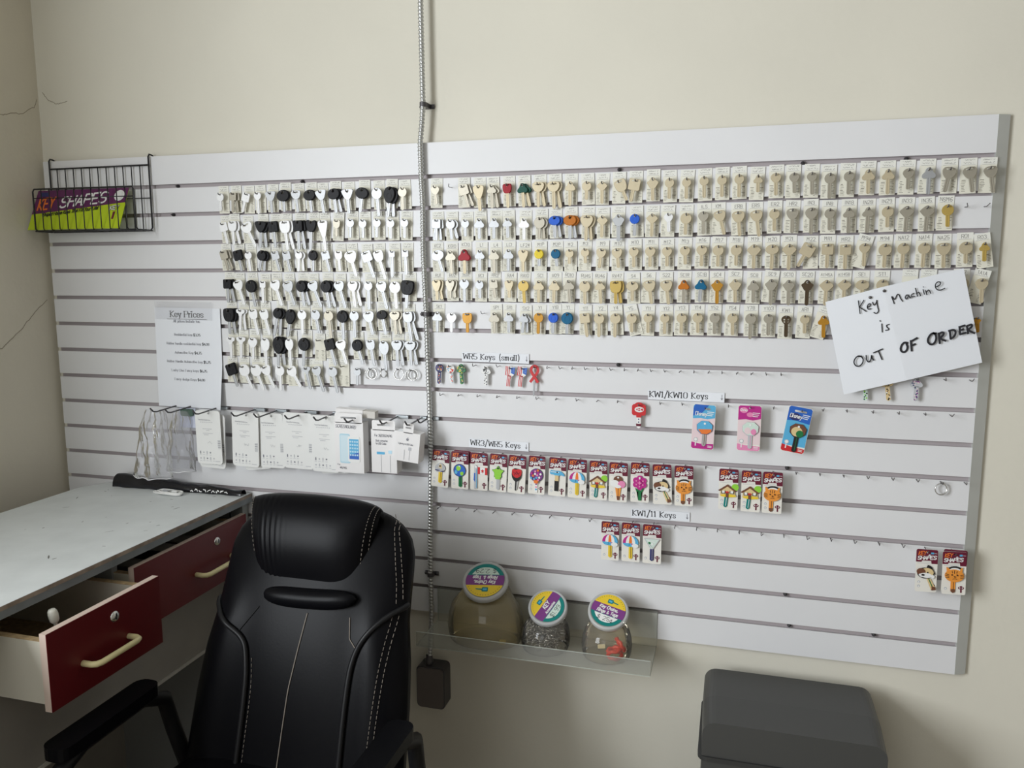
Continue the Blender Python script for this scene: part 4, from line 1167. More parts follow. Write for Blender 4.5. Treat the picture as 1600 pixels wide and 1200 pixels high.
NOTICE = {
 'thin': [
  [(2181, 1460), (2186, 1432)],
  [(2192, 1461), (2184, 1446), (2198, 1437)],
  [(2199, 1446), (2205, 1448), (2206, 1453), (2202, 1454), (2199, 1448), (2201, 1441), (2207, 1443)],
  [(2209, 1457), (2212, 1450), (2215, 1452), (2218, 1461)],
  [(2217, 1461), (2220, 1446), (2223, 1438), (2218, 1432), (2213, 1435)],
  [(2246, 1469), (2252, 1454)],
  [(2247, 1469), (2253, 1461), (2256, 1474), (2260, 1474), (2263, 1466), (2268, 1459)],
  [(2279, 1472), (2274, 1473), (2272, 1466), (2276, 1463), (2279, 1472), (2282, 1466), (2284, 1467)],
  [(2289, 1476), (2284, 1474), (2285, 1468), (2291, 1470)],
  [(2291, 1487), (2296, 1470)],
  [(2294, 1475), (2297, 1479), (2300, 1476), (2302, 1471)],
  [(2306, 1484), (2309, 1474)],
  [(2306, 1490), (2306, 1489)],
  [(2311, 1482), (2314, 1473)],
  [(2313, 1479), (2316, 1484), (2319, 1481), (2321, 1476)],
  [(2329, 1489), (2337, 1493), (2339, 1499), (2333, 1501), (2328, 1495), (2330, 1485), (2338, 1482), (2347, 1487)],
  [(2230, 1411), (2232, 1393)],
  [(2226, 1418), (2227, 1416)],
  [(2245, 1410), (2239, 1408), (2241, 1403), (2245, 1401), (2244, 1398), (2238, 1397)],
 ],
 'mid': [
  [(2194, 1340), (2186, 1341), (2180, 1333), (2179, 1325), (2184, 1318), (2191, 1318), (2197, 1325), (2198, 1334), (2193, 1340), (2186, 1340)],
  [(2203, 1342), (2204, 1332), (2209, 1327), (2213, 1332), (2214, 1345), (2215, 1336), (2219, 1332)],
  [(2217, 1348), (2235, 1357)],
  [(2227, 1352), (2235, 1334)],
 ],
 'thick': [
  [(2283, 1371), (2276, 1372), (2271, 1365), (2270, 1355), (2276, 1350), (2282, 1354), (2284, 1362), (2281, 1369)],
  [(2289, 1376), (2292, 1354)],
  [(2289, 1374), (2301, 1382)],
  [(2291, 1365), (2298, 1369)],
  [(2337, 1392), (2329, 1393), (2323, 1385), (2321, 1375), (2327, 1368), (2334, 1370), (2338, 1380), (2336, 1390), (2331, 1393)],
  [(2342, 1393), (2345, 1371)],
  [(2341, 1391), (2349, 1396), (2352, 1391), (2345, 1383), (2349, 1379), (2356, 1377)],
  [(2362, 1399), (2365, 1381)],
  [(2360, 1398), (2370, 1401), (2374, 1396), (2372, 1387), (2365, 1381)],
  [(2380, 1407), (2382, 1391)],
  [(2379, 1406), (2390, 1410)],
  [(2381, 1399), (2388, 1402)],
  [(2382, 1391), (2393, 1395)],
  [(2394, 1408), (2397, 1393)],
  [(2393, 1408), (2402, 1413), (2404, 1408), (2396, 1401), (2402, 1397), (2409, 1394)],
 ],
}

# ------------------------------------------------------------------ printed strips, price sheet, notice
def strip(name, s, x0, x1, z1, z0, ang, label, arrow=True):
    root = thing('paper_strip', label, 'sign', (x0, -0.0025, z1), (0, R(-ang), 0), 'printed heading strips')
    MB().box(0, x1 - x0, -0.0003, 0.0003, z0 - z1, 0, PAPER).build('paper', root)
    t = MB()
    t.text(s, INK, face_frame(0.004, z0 - z1 + 0.0065, -0.0007), 0.0138, 0.125, serif=True, track=1.3, wid=0.93)
    if arrow:
        t.text('|', GREYINK, face_frame(x1 - x0 - 0.008, z0 - z1 + 0.006, -0.0007), 0.012, 0.09)
    t.build('lettering', root)


strip('a', 'WR5 Keys (small)', 1.266, 1.441, 1.324, 1.300, -0.6, 'white strip reading WR5 Keys (small)')
strip('b', 'WR3/WR5 Keys', 1.283, 1.440, 1.102, 1.079, -0.8, 'white strip reading WR3/WR5 Keys with an arrow')
strip('c', 'KW1/KW10 Keys', 1.734, 1.910, 1.2440, 1.2215, -0.2, 'white strip reading KW1/KW10 Keys with an arrow')
strip('d', 'KW1/11 Keys', 1.699, 1.839, 0.949, 0.9265, 0.8, 'white strip reading KW1/11 Keys with an arrow')

ps = thing('price_sheet', 'white sheet headed Key Prices taped under clear film', 'sign', (0.352, -0.004, 1.428), (0, R(0.5), 0))
def psf(u, v):
    x = 0.213 * u
    z = -0.281 * v
    curl = max(0, u - 0.82) * max(0, v - 0.55) * -0.22
    return (x + (-0.003 if u < 0.5 else 0) * v, -0.0006 + curl - 0.0015 * math.sin(6 * u), z)
MB().grid(psf, 24, 24, PAPER).build('paper', ps)
t = MB()
def pf(cx, z):
    return lambda u, v: (lambda q: (cx + u, q[1] - 0.0005, z + v))(psf(min(1, max(0, (cx + u) / 0.213)), min(1, max(0, -(z + v) / 0.281))))
t.text('Key Prices', INK, pf(0.106, -0.026), 0.0170, 0.14, serif=True, align='c', track=1.0)
t.stroke([(0.042, -0.0315), (0.170, -0.0315)], INK, pf(0, 0), 0.0012)
t.text('All prices include tax.', GREYINK, pf(0.105, -0.0405), 0.0068, 0.15, serif=True, align='c')
for i, (a, b) in enumerate((('Residential key: ', '$3.25'), ('Rubber handle residential key: ', '$4.00'), ('Automotive Key: ', '$4.75'), ('Rubber Handle Automotive key: ', '$5.75'), ('Lucky Line Fancy keys: ', '$6.25'), ('Fancy design Keys: ', '$4.00'))):
    k = 0.0064 / 6
    wa, wb = text_width(a) * k, text_width(b) * k
    x0 = 0.105 - (wa + wb) / 2
    t.text(a, GREYINK, pf(x0, -0.078 - 0.0252 * i), 0.0064, 0.13, serif=True)
    t.text(b, INK, pf(x0 + wa, -0.078 - 0.0252 * i), 0.0064, 0.16, serif=True)
t.build('lettering', ps)
TAPE = clear('clear_tape', (0.96, 0.96, 0.97), 0.25, 0.12, 0.15)
tp = MB()
tp.grid(lambda u, v: (0.004 + 0.185 * u, -0.0034 - 0.0006 * math.sin(40 * u + 9 * v), 0.017 - 0.05 * v), 20, 6, TAPE)
tp.build('clear_film', ps)

nt_ = thing('notice_paper', 'tilted handwritten white notice saying the machine is out of order', 'sign', (2.116, 0, 1.456))
QC = [(2.1155, 1.4564), (2.2288, 1.4898), (2.3814, 1.5283), (2.4297, 1.332), (2.2869, 1.2907), (2.1636, 1.2539)]
def nf(u, v):
    if u < 0.43:
        k = u / 0.43
        a, b = [QC[0][i] + (QC[1][i] - QC[0][i]) * k for i in (0, 1)], [QC[5][i] + (QC[4][i] - QC[5][i]) * k for i in (0, 1)]
        y = -0.029 - 0.006 * k
    else:
        k = (u - 0.43) / 0.57
        a, b = [QC[1][i] + (QC[2][i] - QC[1][i]) * k for i in (0, 1)], [QC[4][i] + (QC[3][i] - QC[4][i]) * k for i in (0, 1)]
        y = -0.035 + 0.007 * k
    return (a[0] + (b[0] - a[0]) * v - 2.116, y, a[1] + (b[1] - a[1]) * v - 1.456)
MB().grid(nf, 14, 8, PAPER, smooth=False).build('paper', nt_)
t = MB()
nfr = lambda x, z: (x - 2.116, -0.0362, z - 1.456)
for k, w in (('thin', 0.0021), ('mid', 0.0026), ('thick', 0.0042)):
    for st in NOTICE[k]:
        p = [(a / 1000, b / 1000) for a, b in st]
        t.stroke(chaikin(p, 2) if len(p) > 3 else p, INK, nfr, w)
t.build('handwriting', nt_)
for i, (x, z) in enumerate(((2.231, 1.481), (2.204, 1.467))):
    o = MB().lathe([(0, -0.003), (0.003, -0.0025), (0.0032, 0)], HOOKM, 10, rot=Matrix.Rotation(R(-90), 3, 'X')).build('push_pin', nt_, (x - 2.116, -0.0352, z - 1.456))
tag(MB().tube([(0, 0.001, 0), (0, -0.036, 0)], 0.001, HOOKM, 6).build('wire_hook', None, (2.231, 0, 1.4815)), 'wire hook pushed through the top of the handwritten notice', 'hook')

# ------------------------------------------------------------------ wire basket with its sign
bk = thing('wire_basket', 'black wire basket hooked over the panel top in the corner', 'basket', (0.028, 0, 1.64))
W, D, HB = 0.337, -0.07, 0.177
f = MB()
f.tube([(0, 0.013, 0.2025), (0, 0.008, 0.2045), (0, -0.002, 0.2055), (0, -0.0065, 0.199), (0, -0.0065, 0.01), (0, -0.0095, 0.002), (0, -0.014, 0), (0, D + 0.008, 0), (0, D, 0.006), (0, D, 0.108), (0.005, D, 0.115), (W - 0.005, D, 0.113), (W, D, 0.106), (W, D, 0.006), (W, D + 0.008, 0), (W, -0.014, 0), (W, -0.0065, 0.008), (W, -0.0065, 0.199), (W, -0.002, 0.2055), (W, 0.008, 0.2045), (W, 0.013, 0.2025)], 0.0023, BLACKWIRE, 8)
f.tube([(0, -0.0065, HB), (W, -0.0065, HB)], 0.0023, BLACKWIRE, 8)
f.tube([(0, D, 0.0), (W, D, 0.0)], 0.0023, BLACKWIRE, 8)
f.tube([(0, -0.0085, 0.0), (W, -0.0085, 0.0)], 0.0023, BLACKWIRE, 8)
f.build('frame', bk)
for i in range(1, 12):
    x = W * i / 12
    g = MB().tube([(x, -0.0085, HB if i < 12 else 0), (x, -0.0085, 0.003), (x, -0.014, 0), (x, D + 0.006, 0), (x, D, 0.006), (x, D, 0.113)], 0.0015, BLACKWIRE, 6)
    g.build('grid_wire', bk)
MB().tube([(-0.002, D, 0.090), (W - 0.002, D, 0.088)], 0.0015, BLACKWIRE, 6).build('grid_wire', bk)
MB().tube([(0, -0.0085, 0.088), (W, -0.0085, 0.088)], 0.0015, BLACKWIRE, 6).build('grid_wire', bk)

th = math.atan2(0.048, 0.112)
sg = thing('header_sign', 'purple and lime green display header lying inside the wire basket', 'sign', (-0.008, -0.063, 1.6445), (-th, 0, 0))
SW, SH = 0.312, 0.122
MB().box(0, SW, -0.0005, 0.0006, 0, SH, PC['lme']).build('board', sg)
p = MB()
p.prism([(0, 0.048), (0, SH), (SW, SH), (SW, 0.078)], -0.0009, -0.0004, PC['pur'], 'y')
p.prism(circ(SW - 0.026, 0.099, 0.0165, 24), -0.0013, -0.0008, PC['wht'], 'y')
p.prism(rrect(0.012, 0.042, 0.103, 0.116, 0.004), -0.0013, -0.0008, PC['nav'], 'y')
p.build('header_print', sg)
t = MB()
t.text('KEY', PC['org'], face_frame(0.016, 0.060, -0.0016, R(5.5)), 0.035, 0.15, shear=0.12, track=0.8, wid=0.62)
t.text('SHAPES', PC['wht'], face_frame(0.092, 0.066, -0.0016, R(5.0)), 0.032, 0.16, shear=0.22, track=1.0, wid=0.98)
t.text('Shaped House Keys That Fit Your Life!', PC['blk'], face_frame(0.040, 0.040, -0.0016, R(5.5)), 0.0105, 0.18, shear=0.2, track=0.55, wid=0.85)
t.text('KEY', PC['blk'], face_frame(SW - 0.045, 0.055, -0.0016, R(3)), 0.012, 0.3, track=1)
t.text('KEY', PC['wht'], face_frame(SW - 0.045, 0.055, -0.0018, R(3)), 0.012, 0.16, track=1)
t.prism([(SW - 0.033, 0.050), (SW - 0.026, 0.050), (SW - 0.028, 0.028), (SW - 0.034, 0.028)], -0.0016, -0.0008, PC['mar'], 'y')
t.build('lettering', sg)
for x in (0.444, 0.06):
    pass

# ------------------------------------------------------------------ accessory packs on slatwall hooks
PEG = mat('dark_peg_steel', (0.085, 0.08, 0.085), 0.35, 0.5)
PLATE = mat('grey_zinc_plate', (0.50, 0.54, 0.56), 0.35, 0.6)
GZ = TOPZ - 9 * PITCH


def peg(x, label, reach=0.098):
    r = thing('display_hook', label, 'hook', (x, 0, GZ), (0, 0, 0), 'display hooks holding the phone accessories')
    m = MB()
    m.box(-0.004, 0.030, -0.0022, 0.0035, -0.009, -0.0015, PLATE)
    m.box(-0.004, 0.030, 0.0025, 0.0095, -0.006, -0.0035, PLATE)
    m.build('hook_plate', r)
    MB().tube([(0, -0.0015, -0.005), (0, -reach + 0.012, -0.0085), (0, -reach, -0.006), (-0.001, -reach - 0.010, 0.004)], 0.0021, PEG, 8).build('hook_arm', r)
    return r


def guard(x, z, y, ang, w, h, label, seed=0, print_=True):
    """Rounded white carton sleeve for a screen protector with back print."""
    rr = random.Random(seed)
    r = thing('screen_protector_pack', label, 'packet', (x, y, z), (0, R(-ang), 0), 'white screen protector packets')
    m = MB()
    m.prism(rrect(-w / 2, w / 2, -h, 0, 0.009, 5), -0.0015, 0.0015, PAPERB, 'y', [circ(0.004, -0.0075, 0.003, 10)])
    m.build('sleeve', r)
    t = MB()
    fr = lambda u, v: (u, -0.0019, v)
    if print_:
        t.text('Tempered Glass Protection Screen', FAINT, face_frame(-w * 0.38, -0.027, -0.0019, R(-1.5)), 0.0032, 0.15, track=0.6, wid=0.6)
        for i in range(7):
            t.stroke([(-w * 0.30 + i * 0.006, -0.0325), (-w * 0.30 + i * 0.006 + 0.0025, -0.0325)], FAINT, fr, 0.0018)
        for i, (a, b) in enumerate(((-0.017, 0.012), (-0.006, 0.004), (-0.017, 0.014), (-0.014, 0.001))):
            z2 = -0.051 - (i + (i > 1)) * 0.0042
            x2 = a
            while x2 < b:
                d = rr.uniform(0.002, 0.005)
                t.stroke([(x2, z2), (min(b, x2 + d), z2)], FAINT, fr, 0.0013)
                x2 += d + 0.0009
        pts = []
        for k in range(10):
            pts.append((-0.004 + k * 0.0016, -0.088 + rr.uniform(-0.005, 0.004)))
        t.stroke(pts, FAINT, fr, 0.0006)
        for row in range(2):
            for k in range(5 if row else 4):
                cx, cz = -w / 2 + 0.011 + k * 0.0105, -0.118 - row * 0.0165
                out = circ(cx, cz, 0.0024, 8) if (k + row) % 2 else rrect(cx - 0.0016, cx + 0.0016, cz - 0.004, cz + 0.004, 0.001, 2)
                t.prism(out, -0.0019, -0.0012, GREYINK if (k + row) % 3 == 0 else FAINT, 'y')
                t.stroke([(cx - 0.003, cz - 0.0068), (cx + 0.003, cz - 0.0068)], FAINT, fr, 0.0011)
        for k in range(9):
            t.stroke([(w / 2 - 0.011, -0.083 - k * 0.0028), (w / 2 - 0.003, -0.083 - k * 0.0028)], GREYINK if k % 2 else FAINT, fr, 0.0013 if k % 3 else 0.0018)
        t.text('$5.99' if False else '', FAINT, fr, 0.004)
        t.stroke([(w / 2 - 0.022, -h + 0.008), (w / 2 - 0.008, -h + 0.0082)], FAINT, fr, 0.0016)
    t.build('back_print', r)
    return r


guard(0.543, 1.136, -0.033, -2, 0.082, 0.152, 'white screen protector packet, rear one of the pair nearest the plastic bag', 1)
guard(0.536, 1.1475, -0.043, 0.5, 0.080, 0.150, 'white screen protector packet, front one of the pair nearest the plastic bag', 2)
guard(0.664, 1.139, -0.030, 7, 0.082, 0.152, 'tilted white packet sticking out behind the second row of packets', 3)
guard(0.655, 1.1475, -0.043, -1.5, 0.082, 0.150, 'white screen protector packet in front of a tilted one, second along', 4)
guard(0.722, 1.1475, -0.031, -1, 0.078, 0.150, 'white packet half hidden between its two neighbours, third along', 5)
guard(0.728, 1.1470, -0.036, 1, 0.076, 0.150, 'white packet directly in front of the half hidden third one', 6)
guard(0.814, 1.1535, -0.041, -0.5, 0.088, 0.152, 'white screen protector packet, fourth along from the plastic bag', 7)
guard(0.905, 1.142, -0.030, 4, 0.085, 0.150, 'white packet behind the one beside the phone picture box', 8)
guard(0.896, 1.1505, -0.043, -0.5, 0.080, 0.152, 'white screen protector packet right beside the phone picture box', 9)
for i, (x, w) in enumerate(((0.5405, 'the first pair of white packets'), (0.659, 'the second packet and its tilted companion'), (0.7265, 'the half hidden third packets'), (0.818, 'the fourth white packet'), (0.901, 'the packet beside the phone picture box'), (0.988, 'the phone picture box'), (1.085, 'the dock cable box'), (1.153, 'the small fruit-logo cable box'))):
    peg(x, 'dark display hook holding ' + w)
peg(1.170, 'spare dark display hook beside the small cable box', 0.06)
peg(0.405, 'dark display hook holding the crumpled clear bag')
peg(0.452, 'dark display hook carrying a blue-backed card near the clear bag')

BOXW = mat('white_glossy_carton', (0.82, 0.80, 0.79), 0.35, coat=0.3)
KRAFT = mat('grey_carton_side', (0.66, 0.63, 0.58), 0.55)


def carton(name, x, y, z, w, d, h, label, ang=0, tabw=0.03, yaw=0, pitch_=0):
    r = thing(name, label, 'box', (x, y, z), (R(pitch_), R(-ang), R(yaw)), 'boxed phone accessories')
    m = MB()
    m.box(-w / 2, w / 2, 0, d, -h, 0, BOXW)
    m.build('carton_body', r)
    m = MB()
    m.prism(rrect(-tabw / 2, tabw / 2, -0.002, 0.024, 0.004, 3), 0.0, 0.0008, BOXW, 'y', [rrect(-tabw * 0.28, tabw * 0.28, 0.010, 0.0145, 0.002, 2)])
    m.build('hang_tab', r)
    return r


b1 = carton('screen_protector_box', 0.976, -0.066, 1.140, 0.082, 0.030, 0.133, 'tall white box with a blue smartphone picture', 0, 0.078)
t = MB()
t.text('SCREENGUARD', GREYINK, face_frame(-0.037, -0.014, -0.0006, R(-2)), 0.008, 0.12, track=0.75, wid=0.8, shear=0.15)
t.text('Premium', FAINT, face_frame(0.006, -0.002, -0.0006, R(-2)), 0.004, 0.15, track=0.7, wid=0.8)
t.prism(rrect(-0.026, 0.003, -0.108, -0.030, 0.004), -0.0006, 0, mat('pale_blue_print', (0.45, 0.66, 0.76), 0.4), 'y')
t.prism(rrect(-0.024, 0.0, -0.104, -0.034, 0.003), -0.0008, 0, mat('paler_blue_print', (0.62, 0.76, 0.82), 0.4), 'y')
t.prism(rrect(-0.003, 0.031, -0.104, -0.036, 0.005), -0.0011, 0, PC['wht'], 'y')
t.prism(rrect(0.001, 0.028, -0.096, -0.043, 0.001), -0.0014, 0, PC['sky'], 'y')
t.prism([(0.001, -0.096), (0.028, -0.096), (0.028, -0.078), (0.001, -0.084)], -0.0016, 0, PC['blu'], 'y')
for i in range(4):
    for j in range(5):
        t.prism(rrect(0.0025 + i * 0.0064, 0.0070 + i * 0.0064, -0.052 - j * 0.0088, -0.0475 - j * 0.0088, 0.0009, 2), -0.0018, 0, mat('icon_blue_print', (0.50, 0.72, 0.84), 0.4), 'y')
t.text('For', GREYINK, face_frame(-0.034, -0.114, -0.0006), 0.004, 0.15)
t.text('4G/4S', GREYINK, face_frame(-0.028, -0.123, -0.0006), 0.005, 0.18)
t.build('front_print', b1)
fb = thing('screen_protector_box', 'flat white box lying across the hooks above the phone picture box', 'box', (0.932, -0.050, 1.153), (R(3), R(2), R(-1)), 'boxed phone accessories')
MB().box(0, 0.078, 0, 0.022, 0, 0.020, BOXW).build('carton_body', fb)
MB().box(0.078, 0.112, 0.001, 0.021, 0.001, 0.019, KRAFT).build('carton_end', fb)
b2 = carton('cable_box', 1.077, -0.072, 1.127, 0.070, 0.032, 0.112, 'white box printed For 3G/3GS/4/4S with a dock cable picture', 0, 0.064)
t = MB()
t.text('For 3G/3GS/4/4S', GREYINK, face_frame(-0.025, -0.018, -0.0006), 0.0058, 0.15, track=0.75, wid=0.75)
t.text('Dock connector', GREYINK, face_frame(-0.022, -0.031, -0.0006), 0.0050, 0.13, track=0.75, wid=0.75)
t.text('to USB Cable', GREYINK, face_frame(-0.022, -0.0385, -0.0006), 0.0050, 0.13, track=0.75, wid=0.75)
t.prism(rrect(-0.020, 0.002, -0.064, -0.0575, 0.001, 2), -0.0006, 0, PC['sky'], 'y')
t.prism(rrect(0.012, 0.022, -0.061, -0.053, 0.001, 2), -0.0006, 0, mat('icon_blue_print', (0.50, 0.72, 0.84), 0.4), 'y')
for xx in (-0.008, 0.017):
    t.stroke([(xx, -0.066), (xx, -0.110)], FAINT, lambda u, v: (u, -0.0006, v), 0.0011)
t.build('front_print', b2)
b3 = carton('cable_box', 1.150, -0.085, 1.126, 0.066, 0.035, 0.075, 'small white cable box with a tiny fruit logo, beside the conduit', -6, 0.028)
t = MB()
t.prism(sm([(-0.003, -0.0155), (0, -0.0148), (0.003, -0.0152), (0.0034, -0.018), (0.002, -0.0215), (0, -0.0208), (-0.002, -0.0215), (-0.0036, -0.018)], 1), -0.0006, 0, GREYINK, 'y')
t.stroke([(0.0002, -0.0138), (0.0016, -0.0120)], GREYINK, lambda u, v: (u, -0.0006, v), 0.0011)
t.text('Lightning to USB Cable', GREYINK, face_frame(-0.024, -0.032, -0.0006), 0.0042, 0.12, track=0.7, wid=0.7)
for xx in (-0.006, 0.008):
    t.stroke([(xx, -0.045), (xx, -0.070)], FAINT, lambda u, v: (u, -0.0006, v), 0.0012)
t.prism(rrect(0.004, 0.012, -0.045, -0.037, 0.001, 2), -0.0006, 0, FAINT, 'y')
t.build('front_print', b3)

bc = thing('blue_backed_card', 'pale blue card with a dark green top hanging behind the clear bag', 'packet', (0.449, -0.014, 1.146))
MB().box(-0.026, 0.026, -0.0006, 0.0006, -0.056, 0, mat('pale_lilac_card', (0.55, 0.58, 0.70), 0.5)).build('card_sheet', bc)
MB().prism(rrect(-0.018, 0.022, -0.022, -0.002, 0.006), -0.008, -0.0006, mat('dark_green_plastic', (0.06, 0.11, 0.08), 0.4), 'y').build('plastic_top', bc)

FILM = clear('crumpled_clear_film', (0.95, 0.95, 0.97), 0.20, 0.14, 0.24)
def film_bag(x0, x1, xt0, xt1, zt, zb, y, amp, seed, label):
    rr = random.Random(seed)
    ph = [rr.uniform(0, 6.28) for _ in range(12)]
    r = thing('clear_plastic_bag', label, 'bag', ((x0 + x1) / 2, y, zb), (0, 0, 0), 'clear plastic bags on the hook')
    cx = (x0 + x1) / 2
    def fn(side):
        def g(u, v):
            k = v ** 0.65
            xa, xb = xt0 + (x0 - xt0) * k, xt1 + (x1 - xt1) * k
            xx = xa + (xb - xa) * u
            tri = lambda q: abs((q % 1.0) - 0.5) * 2 - 0.5
            w = tri(u * 1.7 + v * 0.5 + ph[0]) + 0.6 * tri(u * 2.6 - v * 0.9 + ph[1]) + 0.35 * tri(v * 1.6 + u * 0.7 + ph[2]) + 0.22 * tri(u * 5.1 - v * 2.3 + ph[3]) + 0.2 * tri(v * 4.3 + u * 1.9 + ph[6])
            bul = math.sin(math.pi * min(1, max(0, u))) ** 0.6 * (0.018 + 0.016 * v)
            return (xx - cx + 0.004 * tri(v * 3.1 + ph[4]), (-bul if side else bul * 0.3) + amp * w * math.sin(math.pi * u) ** 0.4, zt + (zb - zt) * v - zb + 0.004 * tri(u * 3 + ph[5]))
        return g
    MB().grid(fn(1), 26, 30, FILM, smooth=False).build('front_film', r)
    MB().grid(fn(0), 20, 24, FILM, smooth=False).build('back_film', r)
    MB().tube([fn(1)(i / 20, 1) for i in range(21)], 0.0012, mat('heat_sealed_edge', (0.8, 0.8, 0.82), 0.2), 5).build('sealed_edge', r)
    return r


film_bag(0.298, 0.428, 0.350, 0.415, 1.146, 0.955, -0.062, 0.010, 5, 'crumpled clear plastic bag hanging in front below the price sheet')
film_bag(0.37, 0.472, 0.410, 0.458, 1.140, 0.968, -0.020, 0.005, 8, 'second clear plastic bag half hidden behind the crumpled one')

# ------------------------------------------------------------------ flexible conduit, clamps, junction box
cd = thing('flexible_conduit', 'ribbed galvanised flexible conduit running down over the panel', 'conduit', (1.175, -0.012, 0.47))
CP = [(1.172, 2.55), (1.174, 2.20), (1.1755, 1.955), (1.176, 1.928), (1.1735, 1.90), (1.167, 1.835), (1.168, 1.76), (1.171, 1.68), (1.170, 1.58), (1.174, 1.45), (1.1755, 1.418), (1.177, 1.33), (1.180, 1.18), (1.181, 1.04), (1.178, 0.90), (1.1755, 0.84), (1.1745, 0.731), (1.176, 0.62), (1.172, 0.55), (1.167, 0.485)]


def interp(path, z):
    for a, b in zip(path, path[1:]):
        if a[1] >= z >= b[1]:
            k = (a[1] - z) / (a[1] - b[1])
            k = k * k * (3 - 2 * k) * 0.4 + k * 0.6
            return a[0] + (b[0] - a[0]) * k
    return path[-1][0]


NR, PER, RC = 12, 0.0088, 0.0064
m = MB()
zt, zb = 2.55, 0.485
steps = int((zt - zb) / PER * 6)
vs, fs = [], []
for i in range(steps + 1):
    z = zt + (zb - zt) * i / steps
    x = interp(CP, z)
    for j in range(NR):
        a = 2 * math.pi * j / NR
        ph = (2 * math.pi * z / PER + a)
        r = RC * (1 + 0.16 * math.sin(ph))
        vs.append((x - 1.175 + r * math.cos(a), r * math.sin(a) * 0.95 - 0.001, z - 0.47))
for i in range(steps):
    for j in range(NR):
        fs.append((i * NR + j, i * NR + (j + 1) % NR, (i + 1) * NR + (j + 1) % NR, (i + 1) * NR + j))
m.add(vs, fs, CONDUIT, True)
m.build('ribbed_tube', cd)
for z in (1.928, 1.418, 0.731):
    c = MB()
    x = interp(CP, z) - 1.175
    yb = 0.0295 if z > 1.85 else 0.0118
    c.prism([(x + RC * 1.35 * math.cos(R(a)), RC * 1.35 * math.sin(R(a))) for a in range(180, 361, 15)] + [(x + RC * 1.35, yb - 0.002), (x + 0.019, yb - 0.002), (x + 0.019, yb), (x - 0.019, yb), (x - 0.019, yb - 0.002), (x - RC * 1.35, yb - 0.002)], z - 0.47 - 0.0055, z - 0.47 + 0.0055, DARKMET, 'z')
    for s in (-1, 1):
        c.lathe([(0, -0.005), (0.004, -0.0045), (0.0048, 0)], DARKMET, 10, at=(x + s * 0.0155, yb - 0.002, z - 0.47), rot=Matrix.Rotation(R(-90), 3, 'X'))
    tag(c.build('clamp', cd), 'dark two-screw clamp')
MB().lathe([(0.0075, -0.005), (0.0095, 0.0), (0.0115, 0.004), (0.0115, 0.012), (0.009, 0.016), (0.0085, 0.024)], DARKMET, 12, at=(1.167 - 1.175, -0.001, 0.010)).build('end_connector', cd)
jb = thing('junction_box', 'dark metal junction box on the wall below the conduit', 'electrical box', (1.17, 0.018, 0.36))
MB().rbox(-0.035, 0.045, -0.045, 0, 0, 0.118, 0.012, DARKMET).build('box_body', jb)
MB().rbox(-0.032, 0.042, -0.049, -0.045, 0.004, 0.114, 0.010, mat('worn_dark_plate', (0.14, 0.12, 0.11), 0.5)).build('cover_plate', jb)

# ------------------------------------------------------------------ acrylic shelf with three jars
ACR = clear('clear_acrylic', (0.90, 0.905, 0.88), 0.08, 0.10, 0.13)
ACE = mat('acrylic_edge', (0.50, 0.53, 0.48), 0.25)
ah = thing('acrylic_shelf', 'clear acrylic shelf tray slotted into the bottom of the panel, holding three jars', 'shelf', (1.19, 0, 0.6))
AL, AD = 0.578, 0.152
for nm, dims in (('back_plate', (0, AL, -0.0035, -0.0005, 0.0, 0.092)), ('shelf_plate', (0, AL, -AD, -0.0035, 0.0, 0.0032)), ('front_lip', (0, AL, -AD - 0.003, -AD, 0.0, 0.037))):
    MB().box(*dims, ACR).build(nm, ah)
e = MB()
e.box(0, AL, -AD - 0.003, -AD, 0.037, 0.0376, ACE)
e.box(0, AL, -AD - 0.0034, -AD - 0.003, 0.0, 0.0014, ACE)
e.box(AL - 0.0006, AL, -0.0035, -0.0005, 0, 0.092, ACE)
e.box(0, 0.0006, -0.0035, -0.0005, 0, 0.092, ACE)
e.box(0, 0.0006, -AD, -0.0035, 0.0005, 0.0032, ACE)
e.box(AL - 0.0006, AL, -AD, -0.0035, 0.0005, 0.0032, ACE)
e.build('polished_edge', ah)
MB().box(0, AL, -0.0005, 0.008, 0.0895, 0.092, ACR).build('slot_lip', ah)

LIDM = clear('frosted_lid_plastic', (0.86, 0.87, 0.87), 0.2, 0.25, 0.62)


